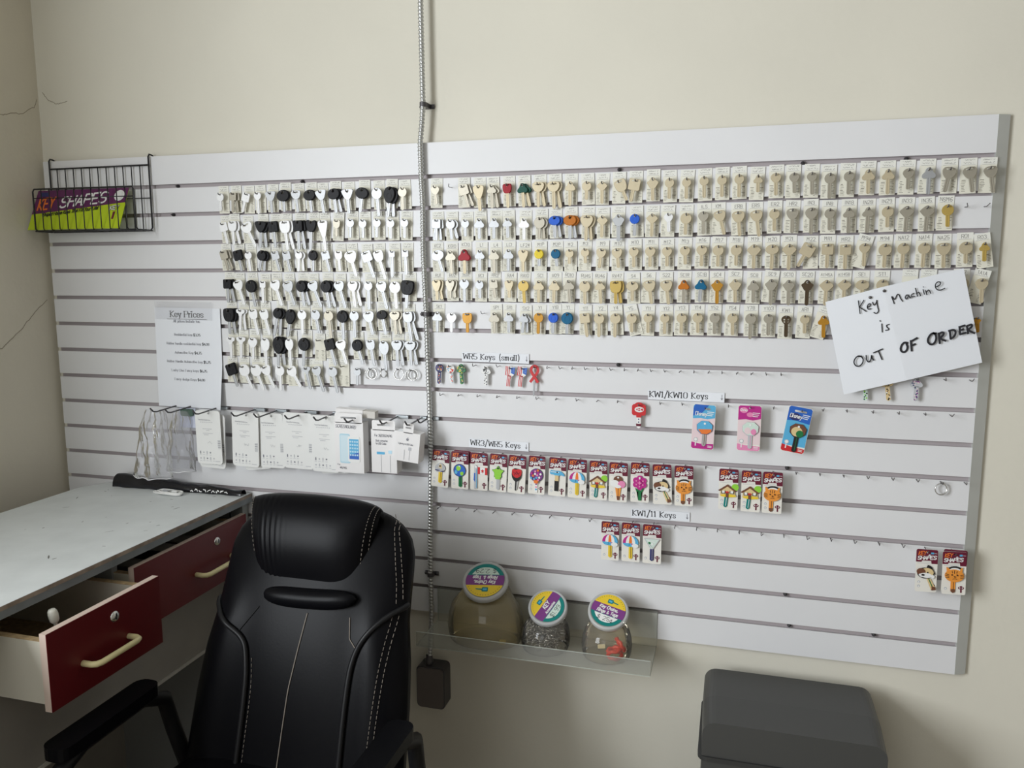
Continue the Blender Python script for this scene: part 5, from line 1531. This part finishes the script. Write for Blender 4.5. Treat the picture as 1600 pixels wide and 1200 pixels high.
def jar(x, y, rx, ry, lid_c, elev, az, rl, roll_, tint, dens, label, lines, price, price_col):
    z0 = 0.6034
    r = thing('display_jar', label, 'jar', (x, y, z0), (0, 0, 0), 'tilt-mouthed plastic jars on the acrylic shelf')
    gm = clear('jar_plastic_' + tint[0], tint[1], 0.22, 0.04, dens)
    n = Vector((math.sin(R(az)) * math.cos(R(elev)), -math.cos(R(az)) * math.cos(R(elev)), math.sin(R(elev))))
    lc = Vector(lid_c) - Vector((x, y, z0))
    ux = Vector((math.cos(R(az)), math.sin(R(az)), 0))
    uy = n.cross(ux)
    rings = []
    N = 40
    top = lc - n * 0.016
    hb = top.z - 0.02
    prof = [(0.86, 0.0), (0.95, 0.03), (1.0, 0.16), (1.02, 0.36), (0.99, 0.58), (0.90, 0.78), (0.76, 0.92)]
    for k, t in prof:
        zz = hb * t
        rings.append((Vector((0, 0, zz)) + Vector((top.x, top.y, 0)) * (t ** 3) * 0.6, Vector((1, 0, 0)) * rx * k, Vector((0, 1, 0)) * ry * k))
    rings.append((top - n * 0.008, ux * rl * 0.90, uy * rl * 0.90))
    rings.append((top + n * 0.006, ux * rl * 0.90, uy * rl * 0.90))
    # smooth blend between rings
    vs, fs = [], []
    dense = []
    for a, b in zip(rings, rings[1:]):
        for k in range(3):
            t = k / 3
            dense.append(tuple(a[i].lerp(b[i], t) for i in range(3)))
    dense.append(rings[-1])
    for c, ax, ay in dense:
        for j in range(N):
            a = 2 * math.pi * j / N
            vs.append(c + ax * math.cos(a) + ay * math.sin(a))
    for i in range(len(dense) - 1):
        for j in range(N):
            fs.append((i * N + j, i * N + (j + 1) % N, (i + 1) * N + (j + 1) % N, (i + 1) * N + j))
    fs.append(tuple(range(N)))
    m = MB().add(vs, fs, gm, True)
    m.build('jar_body', r)
    rot = Matrix((ux, uy, n)).transposed()
    lid = MB()
    lid.lathe([(rl * 0.92, -0.016), (rl * 0.985, -0.015), (rl, -0.010), (rl, -0.003), (rl * 0.97, 0.0), (rl * 0.88, 0.0012), (rl * 0.86, -0.0005), (0, -0.0005)], LIDM, 40, at=lc, rot=rot)
    lo = lid.build('lid', r)
    # printed disc on the lid
    d = MB()
    ro = R(roll_)
    def lf(h):
        def g(u, v):
            a, b = u * math.cos(ro) - v * math.sin(ro), u * math.sin(ro) + v * math.cos(ro)
            return lc + ux * a + uy * b + n * h
        return g
    def flat(out, mtl, h):
        g = lf(h)
        q = [g(*p) for p in out]
        tr_ = tessellate_polygon([[Vector((p[0], p[1], 0)) for p in out]])
        d.add(q, [tuple(t) if True else t for t in tr_], mtl)
    q = rl * 0.84
    def seg(y0, y1, rad):
        a0 = math.asin(max(-1, min(1, y0 / rad)))
        a1 = math.asin(max(-1, min(1, y1 / rad)))
        return [(rad * math.cos(a0 + (a1 - a0) * i / 12), rad * math.sin(a0 + (a1 - a0) * i / 12)) for i in range(13)] + [(-rad * math.cos(a1 + (a0 - a1) * i / 12), rad * math.sin(a1 + (a0 - a1) * i / 12)) for i in range(13)]
    flat(seg(0.30 * q, q * 0.999, q), PC['yel'], 0.0010)
    flat(seg(-0.30 * q, 0.30 * q, q), PC['vio'], 0.0010)
    flat(seg(-q * 0.999, -0.30 * q, q), PC['tea'], 0.0010)
    flat(seg(-q * 0.78, -0.34 * q, q * 0.79), PC['wht'] if price_col == 'k' else PC['mnt'], 0.0014)
    # small key emblem on the yellow part
    flat([(p[0] * 1, p[1] + 0.56 * q) for p in rrect(-0.22 * q, 0.10 * q, -0.13 * q, 0.13 * q, 0.04 * q)], PC['tea'], 0.0014)
    flat([(0.10 * q, 0.60 * q), (0.42 * q, 0.56 * q), (0.42 * q, 0.50 * q), (0.10 * q, 0.52 * q)], PC['tea'], 0.0014)
    flat(rrect(-0.16 * q, 0.04 * q, 0.50 * q, 0.62 * q, 0.02 * q), PC['sky'], 0.0017)
    for i in range(15):
        a = R(28 + 124 * i / 14)
        flat(circ(0.90 * q * math.cos(a), 0.90 * q * math.sin(a), 0.022 * q, 5), PC['brn'], 0.0014)
    d.build('printed_label', lo)
    t = MB()
    g = lf(0.0017)
    for s_, yy, sz in lines:
        t.text(s_, PC['wht'], lambda u, v, yy=yy: g(u, v + yy * q), sz * q, 0.22, align='c', shear=0.18, track=0.9, wid=0.85)
    t.text(price, INK, lambda u, v: g(u, v - 0.68 * q), 0.24 * q, 0.10, align='c', track=1.4, jit=0.05)
    t.build('lettering', lo)
    return r


jar(1.3475, -0.0775, 0.0965, 0.0715, (1.345, -0.072, 0.7555), 57, 4, 0.0585, 184, ('amber', (0.80, 0.72, 0.50)), 0.24, 'big amber-tinted jar with an upside-down lid label priced $2.29', [('Key Chains,', 0.04, 0.19), ('Rings & Tags', -0.24, 0.19)], '$ 2.29', 'm')
jar(1.5035, -0.081, 0.0600, 0.0590, (1.510, -0.086, 0.7115), 51, 4, 0.0485, 62, ('clear', (0.92, 0.91, 0.88)), 0.06, 'small jar full of metal clasps with its label turned sideways', [('KEY', 0.00, 0.24), ('Accessories', -0.25, 0.15)], '$1.99', 'm')
jar(1.6555, -0.081, 0.0600, 0.0590, (1.659, -0.086, 0.7190), 51, 4, 0.0490, -17, ('warm', (0.90, 0.85, 0.74)), 0.12, 'small jar with a few red rings inside and a label priced 25 cents', [('Key Chains,', 0.04, 0.19), ('Rings & Tags', -0.24, 0.19)], '$ 25@', 'k')

CL = [mat('clasp_nickel', (0.62, 0.60, 0.56), 0.22, 0.95), mat('clasp_dark', (0.25, 0.23, 0.2), 0.3, 0.9)]
rr = random.Random(9)
m = MB()
for i in range(260):
    a, r0 = rr.uniform(0, 6.28), 0.043 * math.sqrt(rr.random())
    c = Vector((1.5035 + r0 * math.cos(a), -0.081 + r0 * math.sin(a), 0.6125 + rr.random() ** 1.1 * 0.056))
    e3 = Matrix.Rotation(rr.uniform(0, 6.28), 3, 'Z') @ Matrix.Rotation(rr.uniform(0, 6.28), 3, 'X')
    rx, ry = rr.uniform(0.005, 0.009), rr.uniform(0.003, 0.005)
    m.tube([c + e3 @ Vector((rx * math.cos(t * 0.785), ry * math.sin(t * 0.785), 0)) for t in range(8)], 0.0011, CL[i % 4 == 0], 5, True)
o = m.build('metal_clasps')
tag(o, 'tangled heap of small shiny metal clasps filling the middle jar', 'clasps', None, 'stuff')
REDP = mat('coral_red_plastic', (0.72, 0.05, 0.03), 0.35)
for i, (dx, dy, dz, rx_, rz_, lab) in enumerate(((0.022, -0.014, 0.0095, 12, 10, 'coral red plastic ring lowest in the jar'), (0.020, -0.010, 0.0200, -14, 70, 'coral red plastic ring in the middle of the three in the jar'), (0.034, -0.002, 0.031, 60, 120, 'coral red plastic ring standing on top of two others in the jar'))):
    m = MB()
    m.tube([(0.0165 * math.cos(R(a)), 0.0165 * math.sin(R(a)), 0.0015 * math.sin(R(a * 6))) for a in range(0, 360, 12)], 0.0042, REDP, 8, True)
    o = m.build('plastic_ring', None, (1.6555 + dx, -0.081 + dy, 0.6034 + dz), (R(rx_), 0, R(rz_)))
    tag(o, lab, 'ring', 'coral red rings in the end jar')
o = MB().rbox(-0.008, 0.008, -0.0015, 0.0015, 0, 0.012, 0.002, mat('pale_yellow_tag', (0.66, 0.60, 0.22), 0.4)).build('key_tag', None, (1.40, -0.105, 0.607), (R(-12), 0, R(15)))
tag(o, 'small yellow plastic tag lying in the bottom of the big amber jar', 'tag')
o = MB().rbox(-0.009, 0.009, -0.0015, 0.0015, 0, 0.010, 0.002, mat('cream_tag', (0.80, 0.74, 0.52), 0.4)).build('key_tag', None, (1.640, -0.06, 0.607), (R(-30), 0, R(20)))
tag(o, 'small cream plastic tag lying behind the red rings in the end jar', 'tag')

# ------------------------------------------------------------------ desk with two open drawers
DZ = 0.91
DTOP = mat('grey_worktop', (0.68, 0.71, 0.71), 0.55, noise=(14, 0.05))
DEDGE = mat('grey_worktop_edge', (0.19, 0.21, 0.22), 0.5, noise=(20, 0.12))
RAWW = mat('raw_chipboard', (0.42, 0.30, 0.16), 0.75, noise=(90, 0.2))
RED = mat('dark_red_laminate', (0.115, 0.006, 0.008), 0.4)
CREAM = mat('cream_melamine', (0.62, 0.59, 0.50), 0.5)
EDGEB = mat('pink_beige_edge_band', (0.66, 0.53, 0.45), 0.5)
YEL = mat('pale_yellow_plastic', (0.78, 0.70, 0.38), 0.35)
GREYC = mat('grey_brown_panel', (0.30, 0.28, 0.25), 0.6, noise=(10, 0.06))
dk = thing('desk', 'grey topped desk with two dark red drawers pulled open, standing in the corner', 'desk', (0.36, -0.9, 0))
DX0, DXF = 0.118, 0.635
def dsk(x, y, z=0):
    return (x - 0.36, y + 0.9, z)
top = MB()
outl = [(DXF, -0.003), (0.165, -0.003), (0.118, -0.085), (0.118, -1.75), (DXF, -1.75)]
top.prism([dsk(*p)[:2] for p in outl], DZ - 0.025, DZ, DTOP, 'z', side=DEDGE)
o = top.build('desktop', dk)
w_ = MB()
w_.box(*[v for p in ((DXF, DXF + 0.0008), (-1.75, -0.003)) for v in (p[0] - (0.36 if p[0] > 0 else -0.9), p[1] - (0.36 if p[1] > 0 else -0.9))], DZ - 0.009, DZ - 0.0005, mat('worn_edge_strip', (0.30, 0.24, 0.19), 0.6, noise=(30, 0.35)))
w_.build('worn_edge', o)
mk = MB()
rq = random.Random(21)
for i in range(26):
    x, y = rq.uniform(0.17, 0.60), rq.uniform(-0.70, -0.05)
    a, b, th_0 = rq.uniform(0.0015, 0.006), rq.uniform(0.0008, 0.002), rq.uniform(0, 3.1)
    if i % 4 == 0:
        a *= 2.2
    pts = [(x - 0.36 + a * math.cos(R(t)) * math.cos(th_0) - b * math.sin(R(t)) * math.sin(th_0), y + 0.9 + a * math.cos(R(t)) * math.sin(th_0) + b * math.sin(R(t)) * math.cos(th_0)) for t in range(0, 360, 45)]
    mk.add([(p[0], p[1], DZ + 0.00015) for p in pts], [tuple(range(8))], mat('dark_scuff', (0.16, 0.16, 0.15), 0.8))
mk.build('scuff_marks', o)
cs = MB()
for y0, y1 in ((-0.025, -0.006), (-0.465, -0.448), (-0.835, -0.815), (-1.75, -1.73)):
    cs.box(DX0 - 0.36 + 0.02, 0.575 - 0.36, y0 + 0.9, y1 + 0.9, 0.69 if y0 < -0.1 and y0 > -1 else 0.0, DZ - 0.025, mat('grey_carcass', (0.30, 0.31, 0.31), 0.5))
cs.box(DX0 - 0.34, DX0 - 0.32, -0.85, 0.88, 0.0, DZ - 0.025, GREYC)
cs.build('carcass', dk)
ap = MB()
ap.box(0.553 - 0.36, 0.568 - 0.36, -1.72 + 0.9, -0.02 + 0.9, 0.508, 0.700, GREYC)
ap.box(0.546 - 0.36, 0.572 - 0.36, -1.72 + 0.9, -0.02 + 0.9, 0.500, 0.508, mat('pale_edge_strip', (0.50, 0.48, 0.43), 0.5))
ap.build('lower_panel', dk)
MB().box(0.585 - 0.36, 0.622 - 0.36, -0.030 + 0.9, -0.004 + 0.9, 0.0, DZ - 0.025, mat('grey_post_paint', (0.27, 0.29, 0.28), 0.5, noise=(25, 0.15))).build('corner_post', dk)


def drawer(xf, y0, y1, hy, lock_y, label):
    zb, zt_ = 0.706, 0.860
    d = link('drawer', None, dk, dsk(xf, y0, zb))
    L, H = y1 - y0, zt_ - zb
    tag(d, label)
    f = MB()
    f.box(-0.0015, 0, 0, L, 0, H, RED)
    f.box(-0.0165, -0.0015, 0.0, L, 0, H, EDGEB)
    f.build('drawer_front', d)
    b = MB()
    for a0, a1 in ((0.004, 0.018), (L - 0.024, L - 0.010)):
        b.box(-0.45, -0.0165, a0, a1, 0.012, H - 0.018, CREAM)
        b.box(-0.45, -0.0165, a0, a1, H - 0.018, H - 0.0168, RAWW)
    b.box(-0.45, -0.0165, 0.018, L - 0.024, 0.012, 0.020, RAWW)
    b.build('drawer_box', d)
    h = MB()
    zz = 0.055 + 0.005
    y_a, y_b = hy
    h.tube([(-0.001, y_a, zz), (0.020, y_a, zz), (0.029, y_a + 0.004, zz), (0.033, y_a + 0.014, zz), (0.033, y_b - 0.014, zz), (0.029, y_b - 0.004, zz), (0.020, y_b, zz), (-0.001, y_b, zz)], 0.0062, YEL, 10)
    tag(h.build('handle', d), 'pale yellow plastic bar handle')
    k = MB()
    k.lathe([(0, 0.0045), (0.0075, 0.0045), (0.0085, 0.003), (0.011, 0.0018), (0.0115, 0)], STEEL, 18, at=(0, lock_y, 0.118), rot=Matrix.Rotation(R(90), 3, 'Y'))
    k.box(0.0046, 0.0052, lock_y - 0.001, lock_y + 0.001, 0.112, 0.124, INK)
    k.build('lock', d)
    return d


drawer(0.722, -0.786, -0.487, (0.078, 0.200), 0.166, 'nearer red drawer, pulled out further')
drawer(0.636, -0.463, -0.035, (0.208, 0.352), 0.298, 'further red drawer beside the chair')
MAGB = mat('magenta_carton', (0.22, 0.015, 0.075), 0.4)
o = MB().box(-0.035, 0.035, -0.055, 0.055, 0, 0.085, MAGB).build('magenta_box', None, (0.655, -0.640, 0.7268), (0, 0, R(4)))
tag(o, 'dark magenta carton standing inside the nearer open drawer', 'box')
gb = thing('glue_bottle', 'small white nozzle bottle sticking out of the nearer drawer', 'bottle', (0.664, -0.706, 0.826), (R(8), R(-4), 0))
WP = mat('white_plastic', (0.68, 0.67, 0.60), 0.4)
MB().lathe([(0, 0), (0.004, 0), (0.0036, 0.016), (0.006, 0.018), (0.0085, 0.022), (0.0095, 0.034), (0.0085, 0.042), (0.006, 0.046), (0, 0.0465)], WP, 14).build('cap', gb)
MB().tube([(0, 0, 0.0), (0.001, 0, -0.05), (0, 0.002, -0.095)], 0.0035, WP, 8).build('stem', gb)
BKM = [mat('dark_book_cover', (0.03, 0.028, 0.035), 0.5), mat('grey_book_cover', (0.18, 0.17, 0.19), 0.5), mat('brown_book_cover', (0.10, 0.06, 0.045), 0.5)]
for i, (y, h_, c) in enumerate(((-0.33, 0.085, 1), (-0.25, 0.10, 0), (-0.16, 0.09, 2))):
    m = MB()
    m.box(-0.09, 0.09, -0.028, 0.028, 0, h_, BKM[c])
    m.box(-0.088, 0.088, -0.026, 0.026, h_, h_ + 0.002, mat('page_edges', (0.42, 0.39, 0.33), 0.8))
    o = m.build('notebook', None, (0.50, y, 0.7265), (0, 0, R(4 * i - 4)))
    tag(o, ('grey pad', 'black notebook', 'brown notebook')[i] + ' standing in the further open drawer ' + ('next to its front corner', 'between two others', 'close to the chair')[i], 'book', 'pads in the further drawer')

# white charging cable and black bag on the desk, paper scrap
WC = mat('white_cable_rubber', (0.82, 0.82, 0.80), 0.4)
m = MB()
for k, (y_, z_) in enumerate(((0, 0.003), (0.006, 0.0045), (-0.005, 0.0055), (0.003, 0.0085))):
    m.tube([(0.048 * math.cos(R(a)) * (1 - 0.05 * k) + 0.004 * k, 0.011 * math.sin(R(a)) * (1 + 0.12 * k) + y_ * 0.5, z_ + 0.0008 * math.sin(R(3 * a))) for a in range(0, 360, 12)], 0.0022, WC, 7, True)
cb = thing('charging_cable', 'coiled white charging cable lying on the grey desktop', 'cable', (0.414, -0.075, DZ), (0, 0, R(-6)))
m.build('cable_loop', cb)
MB().rbox(-0.008, 0.008, -0.004, 0.004, 0.008, 0.0125, 0.002, WC).build('cable_plug', cb, (0.026, 0.002, 0.0), (0, 0, R(20)))
MB().rbox(-0.012, 0.010, -0.0035, 0.0035, 0.008, 0.0115, 0.0015, PC['gry']).build('cable_tie', cb, (-0.004, 0.0, 0.0), (0, 0, R(-10)))
BB = mat('black_bin_liner', (0.010, 0.010, 0.013), 0.2, bump=(45, 0.25))
bb = thing('black_plastic_bag', 'folded glossy black plastic bag lying along the back edge of the desk', 'bag', (0.21, -0.03, DZ))
def bbf(u, v):
    x = 0.418 * u
    a = math.pi * v
    h_ = 0.036 - 0.022 * u + 0.0015 * math.sin(19 * u) * math.sin(a)
    w2 = 0.020 - 0.008 * u + 0.001 * math.sin(13 * u + 1)
    return (x + 0.012 * (v - 0.3) * (1 - u), -w2 * math.cos(a) + 0.001 * math.sin(31 * u + 3 * v), 0.0006 + h_ * math.sin(a) ** 0.8 + 0.0008 * math.sin(47 * u + 9 * v))
MB().grid(bbf, 70, 12, BB).build('bag_film', bb)
t = MB()
mk = random.Random(4)
for k in range(9):
    x0 = 0.262 + k * 0.0135
    t.stroke([(x0 + i * 0.0022, 0.010 + mk.uniform(-0.004, 0.004)) for i in range(5)], PC['wht'], lambda u, v: (u, -0.0205 + 0.0035 * (u - 0.265) / 0.1 + (v - 0.010) * 0.35, v), 0.0022)
t.build('white_print', bb)
o = MB().box(-0.02, 0.016, -0.012, 0.012, 0, 0.0004, PAPER).build('paper_scrap', None, (0.352, -0.575, DZ), (0, 0, R(25)))
tag(o, 'small torn scrap of white paper near the front of the desktop', 'paper')

# ------------------------------------------------------------------ dark rounded box under the panel
bx = thing('storage_box', 'dark grey rounded storage box on the floor under the panel', 'box', (2.072, -0.155, 0))
m = MB()
m.prism(rrect(-0.185, 0.185, 0.0, 0.583, 0.028, 6), -0.115, 0.115, mat('dark_grey_plastic', (0.055, 0.055, 0.052), 0.45), 'y', inset=0.02)
m.build('box_shell', bx)
MB().rbox(-0.19, 0.19, -0.12, 0.12, 0.49, 0.50, 0.02, mat('darker_grey_rim', (0.035, 0.035, 0.034), 0.4), axis='z').build('rim_band', bx)

# ------------------------------------------------------------------ black leather office chair
LEA = mat('black_leather', (0.004, 0.004, 0.005), 0.36, spec=0.09, bump=(190, 0.03))
PIPE = mat('black_leather_piping', (0.010, 0.010, 0.011), 0.42, spec=0.25)
THR = mat('tan_stitch_thread', (0.22, 0.19, 0.16), 0.7)
BPL = mat('black_chair_plastic', (0.010, 0.010, 0.011), 0.45, spec=0.25)
CHX, CHY, CROT = 1.047, -0.78, 0.0
ch = thing('office_chair', 'black leather high-back office chair with a bulging headrest, in front of the panel', 'chair', (CHX, CHY, 0), (0, 0, R(CROT)))
ZB, ZT = 0.46, 1.006
HWT = [(0.46, 0.264), (0.62, 0.258), (0.70, 0.250), (0.78, 0.235), (0.87, 0.231), (0.91, 0.228), (0.94, 0.216), (0.962, 0.196), (0.980, 0.165), (0.994, 0.120), (1.002, 0.08), (1.006, 0.04)]


def hw_(z):
    for (a, p), (b, q) in zip(HWT, HWT[1:]):
        if z <= b:
            return 0.975 * (p + (q - p) * max(0, z - a) / (b - a))
    return HWT[-1][1]


def spine(z):
    t = (z - ZB) / (ZT - ZB)
    return 0.478 - 0.38 * (1.0 - z) - 0.012 * math.sin(math.pi * t)


def th_(z):
    t = (z - ZB) / (ZT - ZB)
    w = 0.062
    if t > 0.80:
        k = min(1, (t - 0.80) / 0.20)
        w *= math.sqrt(max(0.0, 1 - k * k)) * 0.75 + 0.25 * (1 - k)
    return w


def front(x, z):
    w = max(0.02, hw_(z))
    q = min(0.999, abs(x) / w)
    return spine(z) - th_(z) * (1 - q ** 2.8) ** (1 / 2.2) - 0.014 * math.exp(-((q - 0.78) / 0.16) ** 2) * min(1, max(0, (0.86 - z) / 0.1))


def bodyf(u, v):
    z = ZB + (ZT - ZB) * (1 - (1 - v) ** 1.5)
    a = 2 * math.pi * u
    w, t = hw_(z), th_(z)
    c, s = math.cos(a), math.sin(a)
    x = w * (abs(c) ** 0.75) * (1 if c >= 0 else -1)
    if s <= 0:
        return (x * 0.9995, front(x * 0.9995, z), z)
    return (x, spine(z) + t * 0.62 * abs(s) ** 0.6, z)


m = MB().grid(bodyf, 96, 40, LEA)
m.add([bodyf(i / 48, 1.0) for i in range(48)], [tuple(range(48))], LEA, True)
m.build('backrest', ch)
HX, HW = -0.016, 0.166


def pil(u, v):
    # pillow roll: bottom fold, bulging front, over the top
    q = 2 * u - 1
    e = max(0.0, 1 - abs(q) ** 5.0) ** 0.55
    a = -1.25 + 3.3 * v
    zc, yc = 0.884, spine(0.94) - 0.014
    rz, ry = 0.149 - 0.012 * max(0, v - 0.5),  0.072 + 0.012 * math.sin(math.pi * v)
    z = zc + rz * math.sin(a) * (0.90 + 0.10 * e) - 0.012 * q * q * v - 0.006 * q * (1 - v)
    y = yc - ry * math.cos(a) * (0.25 + 0.75 * e)
    wr = 0.0010 * math.sin(70 * q + 4 * v) * math.exp(-((q + 0.62) / 0.2) ** 2) * math.sin(math.pi * v)
    wd = HW * (1.0 - 0.34 * (1 - v) ** 1.6)
    return (HX + 0.014 * (1 - v) + wd * q, y + wr, z)


MB().grid(pil, 120, 44, LEA).build('headrest', ch)


def fold(u, v):
    q = 2 * u - 1
    a = math.pi * 2 * v
    e = max(0.0, 1 - q ** 4) ** 0.5
    x = HX + 0.036 + 0.112 * q
    z = 0.834 + 0.005 * q - 0.006 * (1 - q * q) + 0.022 * e * math.sin(a)
    return (x, spine(0.83) - 0.066 + 0.022 * e * math.cos(a), z)


MB().grid(fold, 30, 14, LEA).build('headrest_fold', ch)


def path3(p, lift=0.003, n=6):
    q = []
    for a, b in zip(p, p[1:]):
        for i in range(n):
            k = i / n
            q.append((a[0] + (b[0] - a[0]) * k, a[1] + (b[1] - a[1]) * k))
    q.append(p[-1])
    q = chaikin(q, 1)
    return [(x, front(x, z) - lift, z) for x, z in q]


pl = chaikin([(-0.228, 0.79), (-0.165, 0.758), (-0.125, 0.735), (-0.112, 0.71), (-0.10, 0.645), (-0.10, 0.47)], 2)
pr = chaikin([(0.229, 0.818), (0.195, 0.805), (0.162, 0.775), (0.14, 0.735), (0.132, 0.68), (0.135, 0.47)], 2)
for p in (pl, pr):
    MB().tube(path3(p, 0.004, 3), 0.0062, PIPE, 8).build('piping', ch)


def seam(p, r=0.0012, m_=PIPE, lift=0.0012, name='seam'):
    MB().tube(path3(p, lift, 4), r, m_, 5).build(name, ch)


seam([(-0.10, 0.80), (-0.135, 0.755), (-0.140, 0.748)])
seam([(0.02, 0.80), (0.010, 0.73), (0.0, 0.65), (-0.005, 0.47)], 0.0013, THR)
seam([(0.118, 0.80), (0.124, 0.76), (0.142, 0.742)], 0.0011, THR)


def stitches(p, name='stitching', lift=0.0015, surf=None):
    q = chaikin(p, 3)
    m = MB()
    pts = []
    for a, b in zip(q, q[1:]):
        L = math.hypot(b[0] - a[0], b[1] - a[1])
        n = max(1, int(L / 0.0015))
        pts += [(a[0] + (b[0] - a[0]) * i / n, a[1] + (b[1] - a[1]) * i / n) for i in range(n)]
    f = surf or (lambda x, z: (x, front(x, z) - lift, z))
    for i in range(0, len(pts) - 4, 6):
        m.tube([f(*pts[i]), f(*pts[i + 2]), f(*pts[i + 4])], 0.0008, THR, 4)
    m.build(name, ch)


for dx in (0, 0.011):
    stitches([(0.166 + dx, 0.988 - dx), (0.190 + dx, 0.93), (0.203 + dx, 0.87), (0.209 + dx, 0.825)])
    stitches([(0.206 + dx, 0.802), (0.200 + dx, 0.75), (0.195 + dx, 0.68), (0.190 + dx, 0.47)])
stitches([(-0.098, 0.70), (-0.088, 0.645), (-0.088, 0.56), (-0.088, 0.47)])


def pils(du):
    return lambda a, b: tuple(c + d for c, d in zip(pil(a, b), (0, -0.0012, 0.0006)))


for uu in (0.035, 0.955, 0.985):
    m = MB()
    N = 70
    for i in range(0, N - 2, 2):
        v0, v1 = 0.08 + 0.80 * i / N, 0.08 + 0.80 * (i + 1.1) / N
        m.tube([pils(0)(uu, v0), pils(0)(uu, (v0 + v1) / 2), pils(0)(uu, v1)], 0.0008, THR, 4)
    m.build('stitching', ch)
# seat, arms and swivel base
m = MB()


def seatf(u, v):
    a = 2 * math.pi * u
    c, s = math.cos(a), math.sin(a)
    x = 0.255 * (abs(c) ** 0.45) * (1 if c >= 0 else -1)
    y = 0.06 + 0.255 * (abs(s) ** 0.45) * (1 if s >= 0 else -1)
    if v < 0.5:
        k = v / 0.5
        return (x * (0.93 + 0.07 * math.sin(k * math.pi / 2)), (y - 0.06) * (0.93 + 0.07 * math.sin(k * math.pi / 2)) + 0.06, 0.40 + 0.06 * k)
    k = (v - 0.5) / 0.5
    e = math.cos(k * math.pi / 2) ** 0.5
    return (x * e, (y - 0.06) * e + 0.06, 0.46 + 0.045 * math.sin(k * math.pi / 2))


m.grid(seatf, 64, 20, LEA)
m.build('seat', ch)
for s in (-1, 1):
    a = MB()
    a.tube([(s * 0.262, 0.27, 0.44), (s * 0.292, 0.27, 0.52), (s * 0.295, 0.25, 0.60), (s * 0.292, 0.18, 0.635), (s * 0.290, 0.02, 0.635), (s * 0.290, -0.06, 0.60), (s * 0.282, -0.07, 0.52), (s * 0.258, -0.03, 0.43)], 0.017, BPL, 10)
    ar = a.build('armrest', ch)
    MB().rbox(s * 0.290 - 0.028, s * 0.290 + 0.028, -0.05, 0.21, 0.640, 0.665, 0.022, LEA, axis='z').build('arm_pad', ar)
MB().tube([(0, 0.06, 0.10), (0, 0.06, 0.40)], 0.027, BPL, 14).build('gas_column', ch)
MB().box(-0.11, 0.11, -0.06, 0.18, 0.375, 0.40, BPL).build('tilt_mechanism', ch)
for i in range(5):
    a = R(72 * i + 20)
    b = MB()
    b.tube([(0, 0.06, 0.12), (0.16 * math.cos(a), 0.06 + 0.16 * math.sin(a), 0.105), (0.30 * math.cos(a), 0.06 + 0.30 * math.sin(a), 0.075)], 0.02, BPL, 8, rad=[0.026, 0.022, 0.015])
    lg = b.build('base_leg', ch)
    MB().lathe([(0, -0.022), (0.024, -0.022), (0.028, -0.014), (0.028, 0.014), (0.024, 0.022), (0, 0.022)], BPL, 16, at=(0.30 * math.cos(a), 0.06 + 0.30 * math.sin(a), 0.028), rot=Matrix.Rotation(R(90), 3, 'X') @ Matrix.Rotation(a, 3, 'Y')).build('caster', lg)
